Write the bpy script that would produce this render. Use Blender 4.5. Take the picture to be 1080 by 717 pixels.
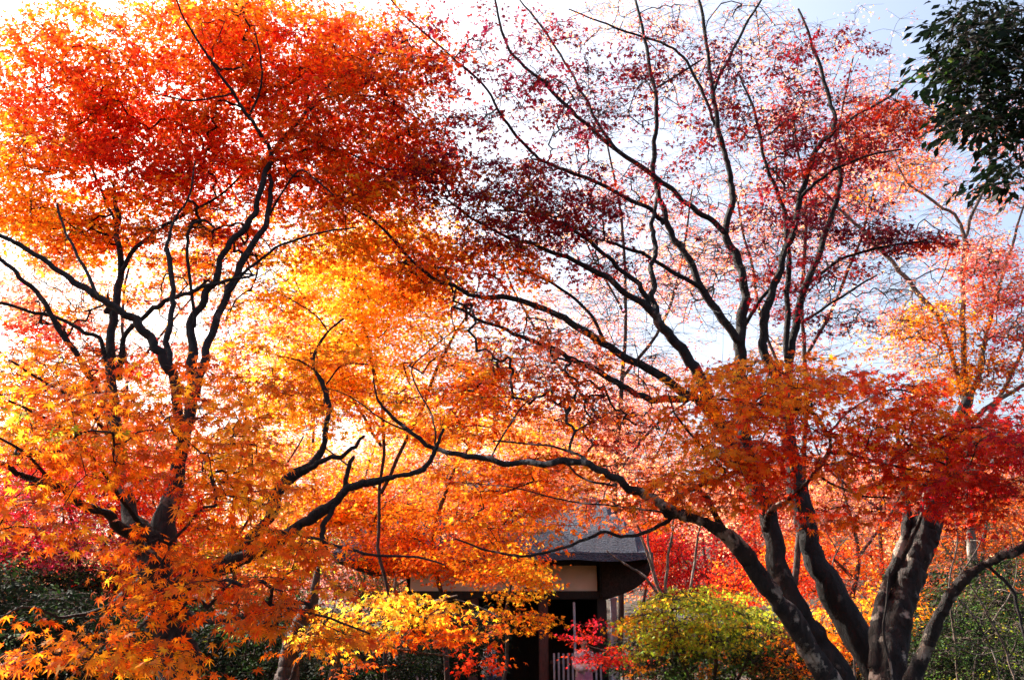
import bpy, bmesh, math, random
import numpy as np
from mathutils import Vector, Matrix, noise

for o in list(bpy.data.objects):
    bpy.data.objects.remove(o)
SC = bpy.context.scene
COL = SC.collection
rad = math.radians

# ---------------------------------------------------------------- camera, sky, sun, exposure
F_PX = 935.0
PITCH = rad(18.2)
CAM_Z = 1.6
cam_d = bpy.data.cameras.new('camera')
cam = bpy.data.objects.new('camera', cam_d)
COL.objects.link(cam)
cam.location = (0, 0, CAM_Z)
cam.rotation_euler = (rad(90) + PITCH, 0, 0)
cam_d.sensor_width = 36
cam_d.lens = 36 * F_PX / 1080
cam_d.clip_end = 2000
SC.camera = cam

SUN_AZ, SUN_EL = rad(-50), rad(42)          # azimuth from +Y towards +X
world = bpy.data.worlds.new('World')
SC.world = world
world.use_nodes = True
wn = world.node_tree.nodes
wl = world.node_tree.links
sky = wn.new('ShaderNodeTexSky')
sky.sky_type = 'NISHITA'
sky.sun_disc = False
sky.sun_elevation = SUN_EL
sky.sun_rotation = SUN_AZ
sky.dust_density = 6
sky.air_density = 1.0
wl.new(sky.outputs[0], wn['Background'].inputs[0])
wn['Background'].inputs[1].default_value = 0.115

sun_d = bpy.data.lights.new('sun', 'SUN')
sun_d.energy = 5.0
sun_d.angle = rad(0.5)
sun_d.color = (1.0, 0.93, 0.82)
sun = bpy.data.objects.new('sun', sun_d)
COL.objects.link(sun)
sdir = Vector((math.sin(SUN_AZ) * math.cos(SUN_EL), math.cos(SUN_AZ) * math.cos(SUN_EL), math.sin(SUN_EL)))
sun.rotation_euler = sdir.to_track_quat('Z', 'Y').to_euler()
sun.location = sdir * 60

vs = SC.view_settings
vs.view_transform = 'Standard'
vs.look = 'None'
vs.gamma = 1
vs.exposure = 1.62
try:
    vs.use_curve_mapping = False
except Exception:
    pass
cy = SC.cycles
cy.max_bounces = 7
cy.diffuse_bounces = 4
cy.transmission_bounces = 5
cy.glossy_bounces = 2
cy.caustics_reflective = False
cy.caustics_refractive = False
cy.use_adaptive_sampling = True
cy.adaptive_threshold = 0.02
cy.use_denoising = True

# ---------------------------------------------------------------- helpers
rng = np.random.default_rng(7)
random.seed(7)
cp, sp = math.cos(PITCH), math.sin(PITCH)


def P(px, py, Y):
    """point on the ground-plan distance Y that the photograph shows at px, py"""
    x = (px - 540) / F_PX
    u = -(py - 358.5) / F_PX
    ry = cp - u * sp
    rz = sp + u * cp
    t = Y / ry
    return Vector((x * t, Y, CAM_Z + rz * t))


def terrain(x, y):
    z = 0.0
    z += 0.10 * noise.noise(Vector((x * 0.12, y * 0.12, 0)))
    z -= 1.15 * math.exp(-((x - 3.9) / 2.2) ** 2 - ((y - 26) / 3.0) ** 2)
    d = max(0.0, y - 34)
    z += 14 * (1 - math.exp(-d / 34)) * (0.62 + 0.38 * math.tanh((x + 4) / 22))
    if y > 30:
        z += 1.6 * min(1, (y - 30) / 20) * noise.noise(Vector((x * 0.05, y * 0.05, 3)))
    return z


def mat(name):
    m = bpy.data.materials.new(name)
    m.use_nodes = True
    nt = m.node_tree
    return m, nt, nt.nodes, nt.links, nt.nodes['Principled BSDF']


def leaf_material(name, trans=0.55, gloss=0.06, rough=0.4, boost=1.0):
    m, nt, n, l, b = mat(name)
    n.remove(b)
    a = n.new('ShaderNodeAttribute'); a.attribute_name = 'Col'
    tc = n.new('ShaderNodeTexCoord')
    nz = n.new('ShaderNodeTexNoise'); nz.inputs['Scale'].default_value = 45; nz.inputs['Detail'].default_value = 2
    l.new(tc.outputs['Object'], nz.inputs['Vector'])
    mr = n.new('ShaderNodeMapRange'); mr.inputs[1].default_value = .3; mr.inputs[2].default_value = .7
    mr.inputs[3].default_value = .72; mr.inputs[4].default_value = 1.18
    l.new(nz.outputs[0], mr.inputs[0])
    mx = n.new('ShaderNodeMix'); mx.data_type = 'RGBA'; mx.blend_type = 'MULTIPLY'; mx.inputs[0].default_value = 1
    l.new(a.outputs['Color'], mx.inputs[6]); l.new(mr.outputs[0], mx.inputs[7])
    d = n.new('ShaderNodeBsdfDiffuse'); t = n.new('ShaderNodeBsdfTranslucent')
    l.new(mx.outputs[2], d.inputs[0])
    hs = n.new('ShaderNodeHueSaturation'); hs.inputs['Saturation'].default_value = 1.0
    hs.inputs['Value'].default_value = 1.62 * boost
    l.new(mx.outputs[2], hs.inputs['Color']); l.new(hs.outputs[0], t.inputs[0])
    m1 = n.new('ShaderNodeMixShader'); m1.inputs[0].default_value = trans
    l.new(d.outputs[0], m1.inputs[1]); l.new(t.outputs[0], m1.inputs[2])
    g = n.new('ShaderNodeBsdfGlossy'); g.inputs['Roughness'].default_value = rough
    m2 = n.new('ShaderNodeMixShader'); m2.inputs[0].default_value = gloss
    l.new(m1.outputs[0], m2.inputs[1]); l.new(g.outputs[0], m2.inputs[2])
    l.new(m2.outputs[0], n['Material Output'].inputs[0])
    return m


def bark_material(name, dark, light, lichen_sun, amount=0.58, scale=9.0):
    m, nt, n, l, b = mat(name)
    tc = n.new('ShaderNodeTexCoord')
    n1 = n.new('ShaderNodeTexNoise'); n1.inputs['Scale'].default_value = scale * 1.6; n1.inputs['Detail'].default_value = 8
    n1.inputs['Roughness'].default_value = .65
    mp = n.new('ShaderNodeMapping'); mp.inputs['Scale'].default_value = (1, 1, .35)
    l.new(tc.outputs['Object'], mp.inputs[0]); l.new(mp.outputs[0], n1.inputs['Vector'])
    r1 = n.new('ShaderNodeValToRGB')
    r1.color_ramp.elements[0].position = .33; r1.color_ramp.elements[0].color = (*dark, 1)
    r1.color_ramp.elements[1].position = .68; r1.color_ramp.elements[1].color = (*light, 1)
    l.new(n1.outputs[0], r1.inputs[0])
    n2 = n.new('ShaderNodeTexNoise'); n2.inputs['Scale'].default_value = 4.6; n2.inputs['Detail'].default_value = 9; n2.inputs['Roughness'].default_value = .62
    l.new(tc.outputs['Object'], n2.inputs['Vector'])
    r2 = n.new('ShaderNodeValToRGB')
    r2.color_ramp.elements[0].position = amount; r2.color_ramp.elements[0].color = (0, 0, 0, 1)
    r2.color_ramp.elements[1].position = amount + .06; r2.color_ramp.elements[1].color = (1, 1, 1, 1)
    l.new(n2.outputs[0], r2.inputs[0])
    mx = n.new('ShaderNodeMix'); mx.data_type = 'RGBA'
    l.new(r2.outputs[0], mx.inputs[0]); l.new(r1.outputs[0], mx.inputs[6]); mx.inputs[7].default_value = (*lichen_sun, 1)  # pale patches paint lichen and sunlit bark alike
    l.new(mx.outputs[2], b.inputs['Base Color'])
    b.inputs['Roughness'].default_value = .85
    bp = n.new('ShaderNodeBump'); bp.inputs['Strength'].default_value = 1.0; bp.inputs['Distance'].default_value = .05
    vo = n.new('ShaderNodeTexVoronoi'); vo.feature = 'DISTANCE_TO_EDGE'; vo.inputs['Scale'].default_value = 16
    wp = n.new('ShaderNodeMix'); wp.data_type = 'VECTOR'; wp.inputs[0].default_value = .12
    l.new(mp.outputs[0], wp.inputs[4]); l.new(n1.outputs['Color'], wp.inputs[5]); l.new(wp.outputs[1], vo.inputs['Vector'])
    mv = n.new('ShaderNodeMath'); mv.operation = 'MINIMUM'; mv.inputs[1].default_value = .12; l.new(vo.outputs[0], mv.inputs[0])
    ma = n.new('ShaderNodeMath'); ma.operation = 'MULTIPLY_ADD'; ma.inputs[1].default_value = 3.2
    l.new(mv.outputs[0], ma.inputs[0]); l.new(n1.outputs[0], ma.inputs[2])
    l.new(ma.outputs[0], bp.inputs['Height']); l.new(bp.outputs[0], b.inputs['Normal'])
    return m


def simple(name, c1, c2, scale=6.0, rough=.8, bump=.3, stretch=(1, 1, 1), dist=.02):
    m, nt, n, l, b = mat(name)
    tc = n.new('ShaderNodeTexCoord')
    mp = n.new('ShaderNodeMapping'); mp.inputs['Scale'].default_value = stretch
    nz = n.new('ShaderNodeTexNoise'); nz.inputs['Scale'].default_value = scale; nz.inputs['Detail'].default_value = 7
    l.new(tc.outputs['Object'], mp.inputs[0]); l.new(mp.outputs[0], nz.inputs['Vector'])
    r = n.new('ShaderNodeValToRGB')
    r.color_ramp.elements[0].position = .35; r.color_ramp.elements[0].color = (*c1, 1)
    r.color_ramp.elements[1].position = .68; r.color_ramp.elements[1].color = (*c2, 1)
    l.new(nz.outputs[0], r.inputs[0]); l.new(r.outputs[0], b.inputs['Base Color'])
    b.inputs['Roughness'].default_value = rough
    bp = n.new('ShaderNodeBump'); bp.inputs['Strength'].default_value = bump; bp.inputs['Distance'].default_value = dist
    l.new(nz.outputs[0], bp.inputs['Height']); l.new(bp.outputs[0], b.inputs['Normal'])
    return m


M_LEAF = leaf_material('maple_leaf', .68, .012, .45)
M_DARKLEAF = leaf_material('purple_maple_leaf', .22, .008, .5, .7)  # purple leaves, darkened further to stand as backlit silhouettes
M_FAR = leaf_material('far_leaf', .68, .008, .6)
M_EVER = leaf_material('evergreen_leaf', .2, .010, .5)
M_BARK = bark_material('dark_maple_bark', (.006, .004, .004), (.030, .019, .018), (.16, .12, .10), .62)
M_BARK_R = bark_material('lichen_sunlit_maple_bark', (.003, .002, .002), (.055, .034, .028), (.46, .37, .29), .545)  # bright patches put sun on the bark as well as lichen
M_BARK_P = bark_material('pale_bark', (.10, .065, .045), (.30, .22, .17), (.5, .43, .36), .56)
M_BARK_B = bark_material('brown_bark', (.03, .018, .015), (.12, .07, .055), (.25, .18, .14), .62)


def mesh_object(name, verts, loops, starts, totals, material, parent=None, smooth=False, cols=None):
    me = bpy.data.meshes.new(name)
    verts = np.asarray(verts, dtype=np.float32)
    me.vertices.add(len(verts)); me.vertices.foreach_set('co', verts.ravel())
    me.loops.add(len(loops)); me.loops.foreach_set('vertex_index', np.asarray(loops, dtype=np.int32))
    me.polygons.add(len(starts))
    me.polygons.foreach_set('loop_start', np.asarray(starts, dtype=np.int32))
    try:
        me.polygons.foreach_set('loop_total', np.asarray(totals, dtype=np.int32))
    except Exception:
        pass
    if smooth:
        me.polygons.foreach_set('use_smooth', np.ones(len(starts), dtype=bool))
    me.update(calc_edges=True)
    if cols is not None:
        at = me.color_attributes.new('Col', 'FLOAT_COLOR', 'POINT')
        at.data.foreach_set('color', np.asarray(cols, dtype=np.float32).ravel())
    me.materials.append(material)
    o = bpy.data.objects.new(name, me)
    COL.objects.link(o)
    if parent is not None:
        o.parent = parent
    return o


def empty(name, loc, label, cat, group=None, kind=None):
    o = bpy.data.objects.new(name, None)
    COL.objects.link(o)
    o.location = loc
    o.empty_display_size = .3
    o['label'] = label; o['category'] = cat
    if group: o['group'] = group
    if kind: o['kind'] = kind
    return o


def tag(o, label=None, cat=None, group=None, kind=None):
    if label: o['label'] = label
    if cat: o['category'] = cat
    if group: o['group'] = group
    if kind: o['kind'] = kind
    return o


# ---------------------------------------------------------------- tubes (wood)
class Wood:
    def __init__(self, off):
        self.v = []; self.f = []; self.n = 0; self.off = np.array(off)

    def tube(self, pts, rs, sides=6, rough=0.0):
        pts = np.asarray(pts, dtype=float); rs = np.asarray(rs, dtype=float)
        k = len(pts)
        if k < 2: return
        tan = np.gradient(pts, axis=0)
        tan /= np.linalg.norm(tan, axis=1)[:, None] + 1e-9
        ref = np.array([0.31, 0.9, 0.2]); ref /= np.linalg.norm(ref)
        if abs(tan[0] @ ref) > .9: ref = np.array([1., 0, 0])
        u = np.zeros((k, 3))
        for i in range(k):
            ref = ref - tan[i] * (ref @ tan[i]); ref /= np.linalg.norm(ref) + 1e-9
            u[i] = ref
        w = np.cross(tan, u)
        a = np.arange(sides) * 2 * math.pi / sides
        rr = rs[:, None] * np.ones((1, sides))
        if rough > .085:
            a_ = np.arange(sides) * 2 * math.pi / sides
            for i_ in range(k):
                for j_ in range(sides):
                    q_ = Vector([float(c_) for c_ in pts[i_] + rs[i_] * (math.cos(a_[j_]) * u[i_] + math.sin(a_[j_]) * w[i_])])
                    f_ = noise.noise(Vector((q_.x * 14, q_.y * 14, q_.z * 5))) * .26 + noise.noise(q_ * 4.3) * .34 + noise.noise(q_ * 26) * .09
                    rr[i_, j_] *= 1 + f_
        elif rough > 0:
            ph = rng.uniform(0, 6.28, 3)
            s = np.arange(k)[:, None]
            rr = rr * (1 + rough * (np.sin(a[None] * 3 + ph[0] + s * .35) * .5 + np.sin(a[None] * 2 + ph[1] - s * .5) * .6
                                    + .5 * np.sin(s * 1.3 + ph[2]) + rng.normal(0, .35, (k, sides))))
        ring = pts[:, None] + rr[..., None] * (np.cos(a)[None, :, None] * u[:, None] + np.sin(a)[None, :, None] * w[:, None])
        ring = ring.reshape(-1, 3) - self.off
        i = np.arange(k - 1)[:, None] * sides; j = np.arange(sides)[None]
        jn = (j + 1) % sides
        f = np.stack([i + j, i + jn, i + sides + jn, i + sides + j], -1).reshape(-1, 4) + self.n
        tip = pts[-1] + tan[-1] * rs[-1] - self.off
        base = pts[0] - tan[0] * rs[0] * .5 - self.off
        m = k * sides
        jj = np.arange(sides); jjn = (jj + 1) % sides
        cap = np.stack([self.n + (k - 1) * sides + jj, self.n + (k - 1) * sides + jjn, np.full(sides, self.n + m)], -1)
        cap0 = np.stack([self.n + jjn, self.n + jj, np.full(sides, self.n + m + 1)], -1)
        self.v.append(ring); self.v.append(tip[None]); self.v.append(base[None])
        self.f.append((f, cap, cap0)); self.n += m + 2

    def build(self, name, material, parent):
        if not self.v: return None
        v = np.concatenate(self.v)
        quads = np.concatenate([a[0] for a in self.f]); tris = np.concatenate([np.concatenate(a[1:]) for a in self.f])
        loops = np.concatenate([quads.ravel(), tris.ravel()])
        totals = np.concatenate([np.full(len(quads), 4), np.full(len(tris), 3)])
        starts = np.concatenate([[0], np.cumsum(totals)[:-1]])
        return mesh_object(name, v, loops, starts, totals, material, parent, smooth=True)


def smooth_path(ctrl, sub=5, wob=0.0):
    """Catmull-Rom through (pos, r)"""
    c = np.array([[*p, r] for p, r in ctrl])
    if len(c) < 2: return c
    ext = np.vstack([2 * c[0] - c[1], c, 2 * c[-1] - c[-2]])
    ext[:, 3] = np.maximum(ext[:, 3], c[:, 3].min() * .8)
    out = []
    for i in range(1, len(ext) - 2):
        p0, p1, p2, p3 = ext[i - 1], ext[i], ext[i + 1], ext[i + 2]
        for s in range(sub):
            t = s / sub
            out.append(.5 * ((2 * p1) + (-p0 + p2) * t + (2 * p0 - 5 * p1 + 4 * p2 - p3) * t * t + (-p0 + 3 * p1 - 3 * p2 + p3) * t ** 3))
    out.append(ext[-2])
    out = np.array(out)
    out[:, 3] = np.maximum(out[:, 3], c[:, 3].min() * .7)
    if wob > 0 and len(out) > 3:
        nz = rng.normal(0, wob, (len(out), 3))
        nz = (nz + np.roll(nz, 1, 0)) / 1.4
        nz[0] = nz[-1] = 0
        out[:, :3] += nz * np.minimum(1, out[:, 3:4] * 40)
    return out


# ---------------------------------------------------------------- leaves
def maple_template(lobes, spread, notch=.30, droop=.22, w=1.0):
    ang = np.radians(np.linspace(-spread, spread, lobes))
    k = (lobes - 1) / 2
    ln = np.array([1.0 - .5 * (abs(i - k) / k) ** 1.6 for i in range(lobes)])
    na = [ang[0] - .5 * (ang[1] - ang[0])] + [(ang[i] + ang[i + 1]) / 2 for i in range(lobes - 1)] + [ang[-1] + .5 * (ang[1] - ang[0])]
    v = [(0, 0, 0)]
    for i, a in enumerate(na):
        r = notch if 0 < i < len(na) - 1 else notch * .6
        v.append((math.cos(a) * r, math.sin(a) * r, .05))
    for a, r in zip(ang, ln):
        v.append((math.cos(a) * r, math.sin(a) * r, -droop * r * r))
    f = []
    for i in range(lobes):
        f.append((0, 1 + i, 1 + lobes + 1 + i, 2 + i))
    v = np.array(v, float); v[:, 0] -= .15
    return v, np.array(f)


T_NEAR = maple_template(7, 128, .30)
T_MID = maple_template(5, 112, .40)
T_FAR = maple_template(3, 80, .58)
# oval evergreen leaf folded on its midrib
T_OVAL = (np.array([(0, 0, 0), (.3, .2, .06), (.3, -.2, .06), (.7, .2, .03), (.7, -.2, .03), (1, 0, -.08), (.5, 0, -.02)], float),
          np.array([(0, 6, 3, 1), (0, 2, 4, 6), (6, 5, 3, 3), (6, 4, 5, 5)]))
T_OVAL = (np.array([(0, 0, 0), (.45, .24, .07), (1, 0, -.06), (.5, 0, 0), (.45, -.24, .07)], float),
          np.array([(0, 3, 2, 1), (0, 4, 2, 3)]))


def build_leaves(name, tmpl, pos, axis, nrm, size, cols, material, parent, off):
    T, Fc = tmpl
    pos = np.asarray(pos); N = len(pos)
    if N == 0: return None
    axis = axis / (np.linalg.norm(axis, axis=1)[:, None] + 1e-9)
    nrm = nrm - axis * np.sum(nrm * axis, 1)[:, None]
    nrm /= np.linalg.norm(nrm, axis=1)[:, None] + 1e-9
    side = np.cross(nrm, axis)
    TT = np.repeat(T[None], N, 0)
    TT[:, :, 2] *= rng.uniform(-.3, 2.2, (N, 1))
    TT[:, :, 1] *= rng.uniform(.72, 1.05, (N, 1))
    TT = TT * (1 + rng.normal(0, .07, (N, len(T), 1)))
    V = pos[:, None] + size[:, None, None] * (TT[..., 0:1] * axis[:, None] + TT[..., 1:2] * side[:, None] + TT[..., 2:3] * nrm[:, None])
    V = V.reshape(-1, 3) - np.array(off)
    FF = (Fc[None] + (np.arange(N) * len(T))[:, None, None]).reshape(-1, 4)
    C = np.repeat(np.concatenate([cols, np.ones((N, 1))], 1), len(T), 0)
    nf = len(FF)
    return mesh_object(name, V, FF.ravel(), np.arange(nf) * 4, np.full(nf, 4), material, parent, cols=C)


PAL = {
    'yellow': (.90, .52, .035), 'gold': (.88, .36, .018), 'amber': (.84, .30, .014), 'orange': (.76, .165, .008),
    'deep': (.66, .10, .008), 'rust': (.52, .10, .010), 'red': (.62, .035, .010), 'scarlet': (.72, .06, .012),
    'crimson': (.52, .014, .028), 'magenta': (.46, .03, .09), 'purple': (.13, .010, .022), 'plum': (.22, .014, .03),
    'wine': (.32, .018, .022), 'coral': (.80, .25, .13), 'pink': (.78, .34, .28), 'peach': (.86, .38, .18),
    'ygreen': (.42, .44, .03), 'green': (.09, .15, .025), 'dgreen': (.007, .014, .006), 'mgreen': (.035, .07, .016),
    'brown': (.22, .07, .025), 'mauve': (.30, .12, .11),
}


def pal_pick(spec, n):
    names = list(spec); w = np.array([spec[k] for k in names], float); w /= w.sum()
    return np.array([PAL[k] for k in names])[rng.choice(len(names), n, p=w)]


class Tree:
    def __init__(self, name, label, base, cat='tree', group=None, bark=None):
        self.base = Vector(base); self.off = np.array(base)
        self.root = empty(name, base, label, cat, group)
        self.bark = bark or M_BARK
        self.nodes = np.zeros((0, 3)); self.nr = np.zeros(0)
        self.main = Wood(self.off); self.limbs = []; self.rs = 1.0

    def limb(self, pts, Y0, Y1=None, part=False, sides=8, rough=.06, ground=False, wob=.01, gxy=None, sub=5):
        Y1 = Y0 if Y1 is None else Y1
        ctrl = []
        d = [0]
        for i in range(1, len(pts)):
            d.append(d[-1] + math.hypot(pts[i][0] - pts[i - 1][0], pts[i][1] - pts[i - 1][1]))
        for i, p in enumerate(pts):
            Y = Y0 + (Y1 - Y0) * d[i] / max(d[-1], 1)
            r = p[2] if len(p) > 2 else 2.0
            r *= self.rs
            r *= .54 + .31 * min(1, max(0, (r - 8) / 14))
            q = P(p[0], p[1], Y)
            ctrl.append((q, r * (q - Vector((0, 0, CAM_Z))).dot(Vector((0, cp, sp))) / F_PX))
        if ground:
            q, r = ctrl[0]
            gx, gy = gxy if gxy else (q.x, q.y)
            ctrl.insert(0, (Vector((gx, gy, terrain(gx, gy) - .15)), r * 1.35))
        if rough > .085:
            sub, sides = 14, max(sides * 2, 22)
        path = smooth_path(ctrl, sub, wob if rough <= .085 else wob * .3)
        w = Wood(self.off) if part else self.main
        w.tube(path[:, :3], path[:, 3], sides, rough)
        if part: self.limbs.append(w)
        # dense attachment nodes
        self.nodes = np.vstack([self.nodes, path[1:, :3]]); self.nr = np.concatenate([self.nr, path[1:, 3]])
        return path

    def sprays(self, clusters, tmpl, leaf, per, srad, crown='crown', twiglets=4, mat_=None, thr=.0, nfreq=.9,
               tilt=.5, face=.35, flat=.12, tip_r=.0018, droop=.25, cjit=.16, twig_mat=None, mult=1.0):
        cs = []; cc = []
        for c in clusters:
            px, py, rx, ry, Ya, Yb, n, spec = c[:8]
            n = int(round(n * mult))
            got = 0; tries = 0
            while got < n and tries < n * 8:
                tries += 1
                a = rng.uniform(0, 2 * math.pi); q = math.sqrt(rng.uniform(0, 1))
                x = px + rx * q * math.cos(a); y = py + ry * q * math.sin(a)
                p = P(x, y, rng.uniform(Ya, Yb))
                if thr is not None and noise.noise(p * nfreq) + .5 * noise.noise(p * nfreq * 2.7) < thr - .12 + .30 * q * q and rng.uniform() > .10: continue
                cs.append(p[:]); cc.append(pal_pick(spec, 1)[0] if spec else np.full(3, -1.)); got += 1
        cs = np.array(cs); cc = np.array(cc)
        n = len(cs)
        # grow twigs towards the sprays, nearest first, so that they branch off one another
        nodes = self.nodes.copy(); nr = self.nr.copy()
        nn0 = len(nodes)
        node_list = [nodes]; rem = np.ones(n, bool)
        D = ((cs[:, None] - nodes[None]) ** 2).sum(2) if nn0 * n < 3e7 else None
        if D is None:
            md = np.full(n, 1e9); mi = np.zeros(n, int)
            for s in range(0, nn0, 500):
                d = ((cs[:, None] - nodes[None, s:s + 500]) ** 2).sum(2); k = d.argmin(1); dv = d[np.arange(n), k]
                u = dv < md; md[u] = dv[u]; mi[u] = k[u] + s
        else:
            mi = D.argmin(1); md = D[np.arange(n), mi]
        allpos = [tuple(p) for p in nodes]
        parent = list(range(nn0)); cnt = [0] * nn0; rad_ = list(nr)
        paths = []; sprdir = np.zeros((n, 3))
        for _ in range(n):
            i = int(np.argmin(np.where(rem, md, 1e18))); rem[i] = False
            s = np.array(allpos[mi[i]]); e = cs[i]; L = np.linalg.norm(e - s)
            k = max(2, min(9, int(L / .16) + 1))
            t = np.linspace(0, 1, k + 1)[1:]
            bow = rng.normal(0, .08, 3) * L; bow[2] -= .0; bow[2] += .10 * L
            pts = s + (e - s) * t[:, None] + bow * (np.sin(t * math.pi))[:, None] + rng.normal(0, .012 * min(1.5, L), (k, 3))
            pts[-1] = e
            idx = []
            pr = mi[i]
            for q in pts:
                allpos.append(tuple(q)); parent.append(pr); cnt.append(0); rad_.append(0); pr = len(allpos) - 1; idx.append(pr)
            paths.append((mi[i], idx))
            h = idx[-1]
            while h >= nn0:
                cnt[h] += 1; h = parent[h]
            sprdir[i] = (pts[-1] - (pts[-2] if k > 1 else s))
            dn = ((cs[:, None] - pts[None]) ** 2).sum(2); kk = dn.argmin(1); dv = dn[np.arange(n), kk]
            u = rem & (dv < md); md[u] = dv[u]; mi[u] = np.array(idx)[kk[u]]
        tw = Wood(self.off)
        for st, idx in paths:
            pos = [allpos[st]] + [allpos[k] for k in idx]
            r = [min(.011, tip_r * cnt[k] ** .37) for k in idx]
            r0 = r[0] * 1.1 if st < nn0 else min(.012, r[0] * 1.15)
            tw.tube(pos, [r0] + r, 5 if r[0] > .006 else 3)
        # leaves along fine twiglets
        LP = []; LA = []; LN = []; LS = []; LC = []
        for i in range(n):
            ctr = cs[i]; out = sprdir[i].copy(); out[2] *= .3; out /= np.linalg.norm(out) + 1e-9
            up = np.array([rng.normal(0, .22), rng.normal(0, .22), 1.0]); up /= np.linalg.norm(up)
            base_a = math.atan2(out[1], out[0])
            m = int(rng.integers(per[0], per[1] + 1))
            K = max(2, twiglets)
            th = base_a + rng.uniform(-1.9, 1.9, K)
            if K > 3: th[0] = base_a
            dl = rng.uniform(.45, 1.0, K) * srad
            ends = ctr + np.stack([np.cos(th) * dl, np.sin(th) * dl, rng.normal(-droop * .3, .12, K) * dl - droop * .3 * dl], 1)
            ends -= up * ((ends - ctr) @ up)[:, None] * .3
            if twiglets > 0:
                for e in ends:
                    mid = (ctr + e) / 2 + rng.normal(0, .04, 3) * srad + np.array([0, 0, .04 * srad])
                    tw.tube([ctr, mid, e], [tip_r * .9, tip_r * .7, tip_r * .45], 3)
            if cc[i][0] < 0: continue
            ki = rng.integers(0, K, m); tt = rng.uniform(.12, 1.08, m) ** .8
            dirs = ends[ki] - ctr
            p = ctr + dirs * tt[:, None] + np.array([0, 0, .04 * srad]) * np.sin(tt * math.pi)[:, None]
            dn = dirs / (np.linalg.norm(dirs, axis=1)[:, None] + 1e-9)
            perp = np.stack([-dn[:, 1], dn[:, 0], np.zeros(m)], 1)
            sg = rng.choice([-1, 1], m)[:, None]
            ax = dn * rng.uniform(.1, 1, (m, 1)) + perp * sg * rng.uniform(.2, 1, (m, 1))
            ax[:, 2] -= rng.uniform(.0, droop * 2.6, m)
            p = p + ax * leaf * .45 + rng.normal(0, flat * srad, (m, 3)) * np.array([1.2, 1.2, .8])
            nm = np.array([0, 0, 1.0]) + rng.normal(0, tilt, (m, 3)) + np.array([0, -face, 0])
            LP.append(p); LA.append(ax); LN.append(nm)
            LS.append(leaf * .66 * rng.uniform(.62, 1.18, m))
            c = cc[i] * rng.uniform(1 - cjit, 1 + cjit)
            c = c[None] * (1 + rng.normal(0, cjit, (m, 1))) * (1 + rng.normal(0, [.04, .20, .15], (m, 3)))
            LC.append(np.clip(c, .003, .93))
        tw.build('twigs', twig_mat or self.bark, self.root)
        build_leaves(crown, tmpl, np.concatenate(LP), np.concatenate(LA), np.concatenate(LN), np.concatenate(LS),
                     np.concatenate(LC), mat_ or M_LEAF, self.root, self.off)

    def finish(self):
        self.main.build('trunk', self.bark, self.root)
        for w in self.limbs:
            w.build('branch', self.bark, self.root)


def ground_at(px, Y, py=717):
    q = P(px, py, Y)
    return Vector((q.x, Y, terrain(q.x, Y)))

# ================================================================ THE SETTING
m_ground, nt, n, l, b = mat('leaf_littered_ground')
tc = n.new('ShaderNodeTexCoord')
v1 = n.new('ShaderNodeTexVoronoi'); v1.inputs['Scale'].default_value = 14
l.new(tc.outputs['Object'], v1.inputs['Vector'])
r = n.new('ShaderNodeValToRGB')
r.color_ramp.elements[0].color = (.012, .009, .006, 1); r.color_ramp.elements[1].color = (.13, .035, .010, 1)
e = r.color_ramp.elements.new(.55); e.color = (.035, .016, .008, 1)
l.new(v1.outputs['Color'], r.inputs[0])
n2 = n.new('ShaderNodeTexNoise'); n2.inputs['Scale'].default_value = .7; n2.inputs['Detail'].default_value = 6
l.new(tc.outputs['Object'], n2.inputs['Vector'])
mx = n.new('ShaderNodeMix'); mx.data_type = 'RGBA'
l.new(n2.outputs[0], mx.inputs[0]); l.new(r.outputs[0], mx.inputs[6]); mx.inputs[7].default_value = (.015, .02, .008, 1)
l.new(mx.outputs[2], b.inputs['Base Color']); b.inputs['Roughness'].default_value = .95

xs = np.concatenate([np.linspace(-600, -70, 12), np.linspace(-60, 60, 90), np.linspace(70, 600, 12)])
ys = np.concatenate([np.linspace(-60, -6, 6), np.linspace(-4, 60, 100), np.linspace(63, 160, 26), np.linspace(180, 900, 10)])
gv = np.array([(x, y, terrain(x, y)) for y in ys for x in xs])
nx = len(xs)
gf = np.array([(j * nx + i, j * nx + i + 1, (j + 1) * nx + i + 1, (j + 1) * nx + i) for j in range(len(ys) - 1) for i in range(nx - 1)])
g = mesh_object('ground', gv, gf.ravel(), np.arange(len(gf)) * 4, np.full(len(gf), 4), m_ground, smooth=True)
g['kind'] = 'structure'
g['label'] = 'leaf littered garden ground rising to a wooded slope'


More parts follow.
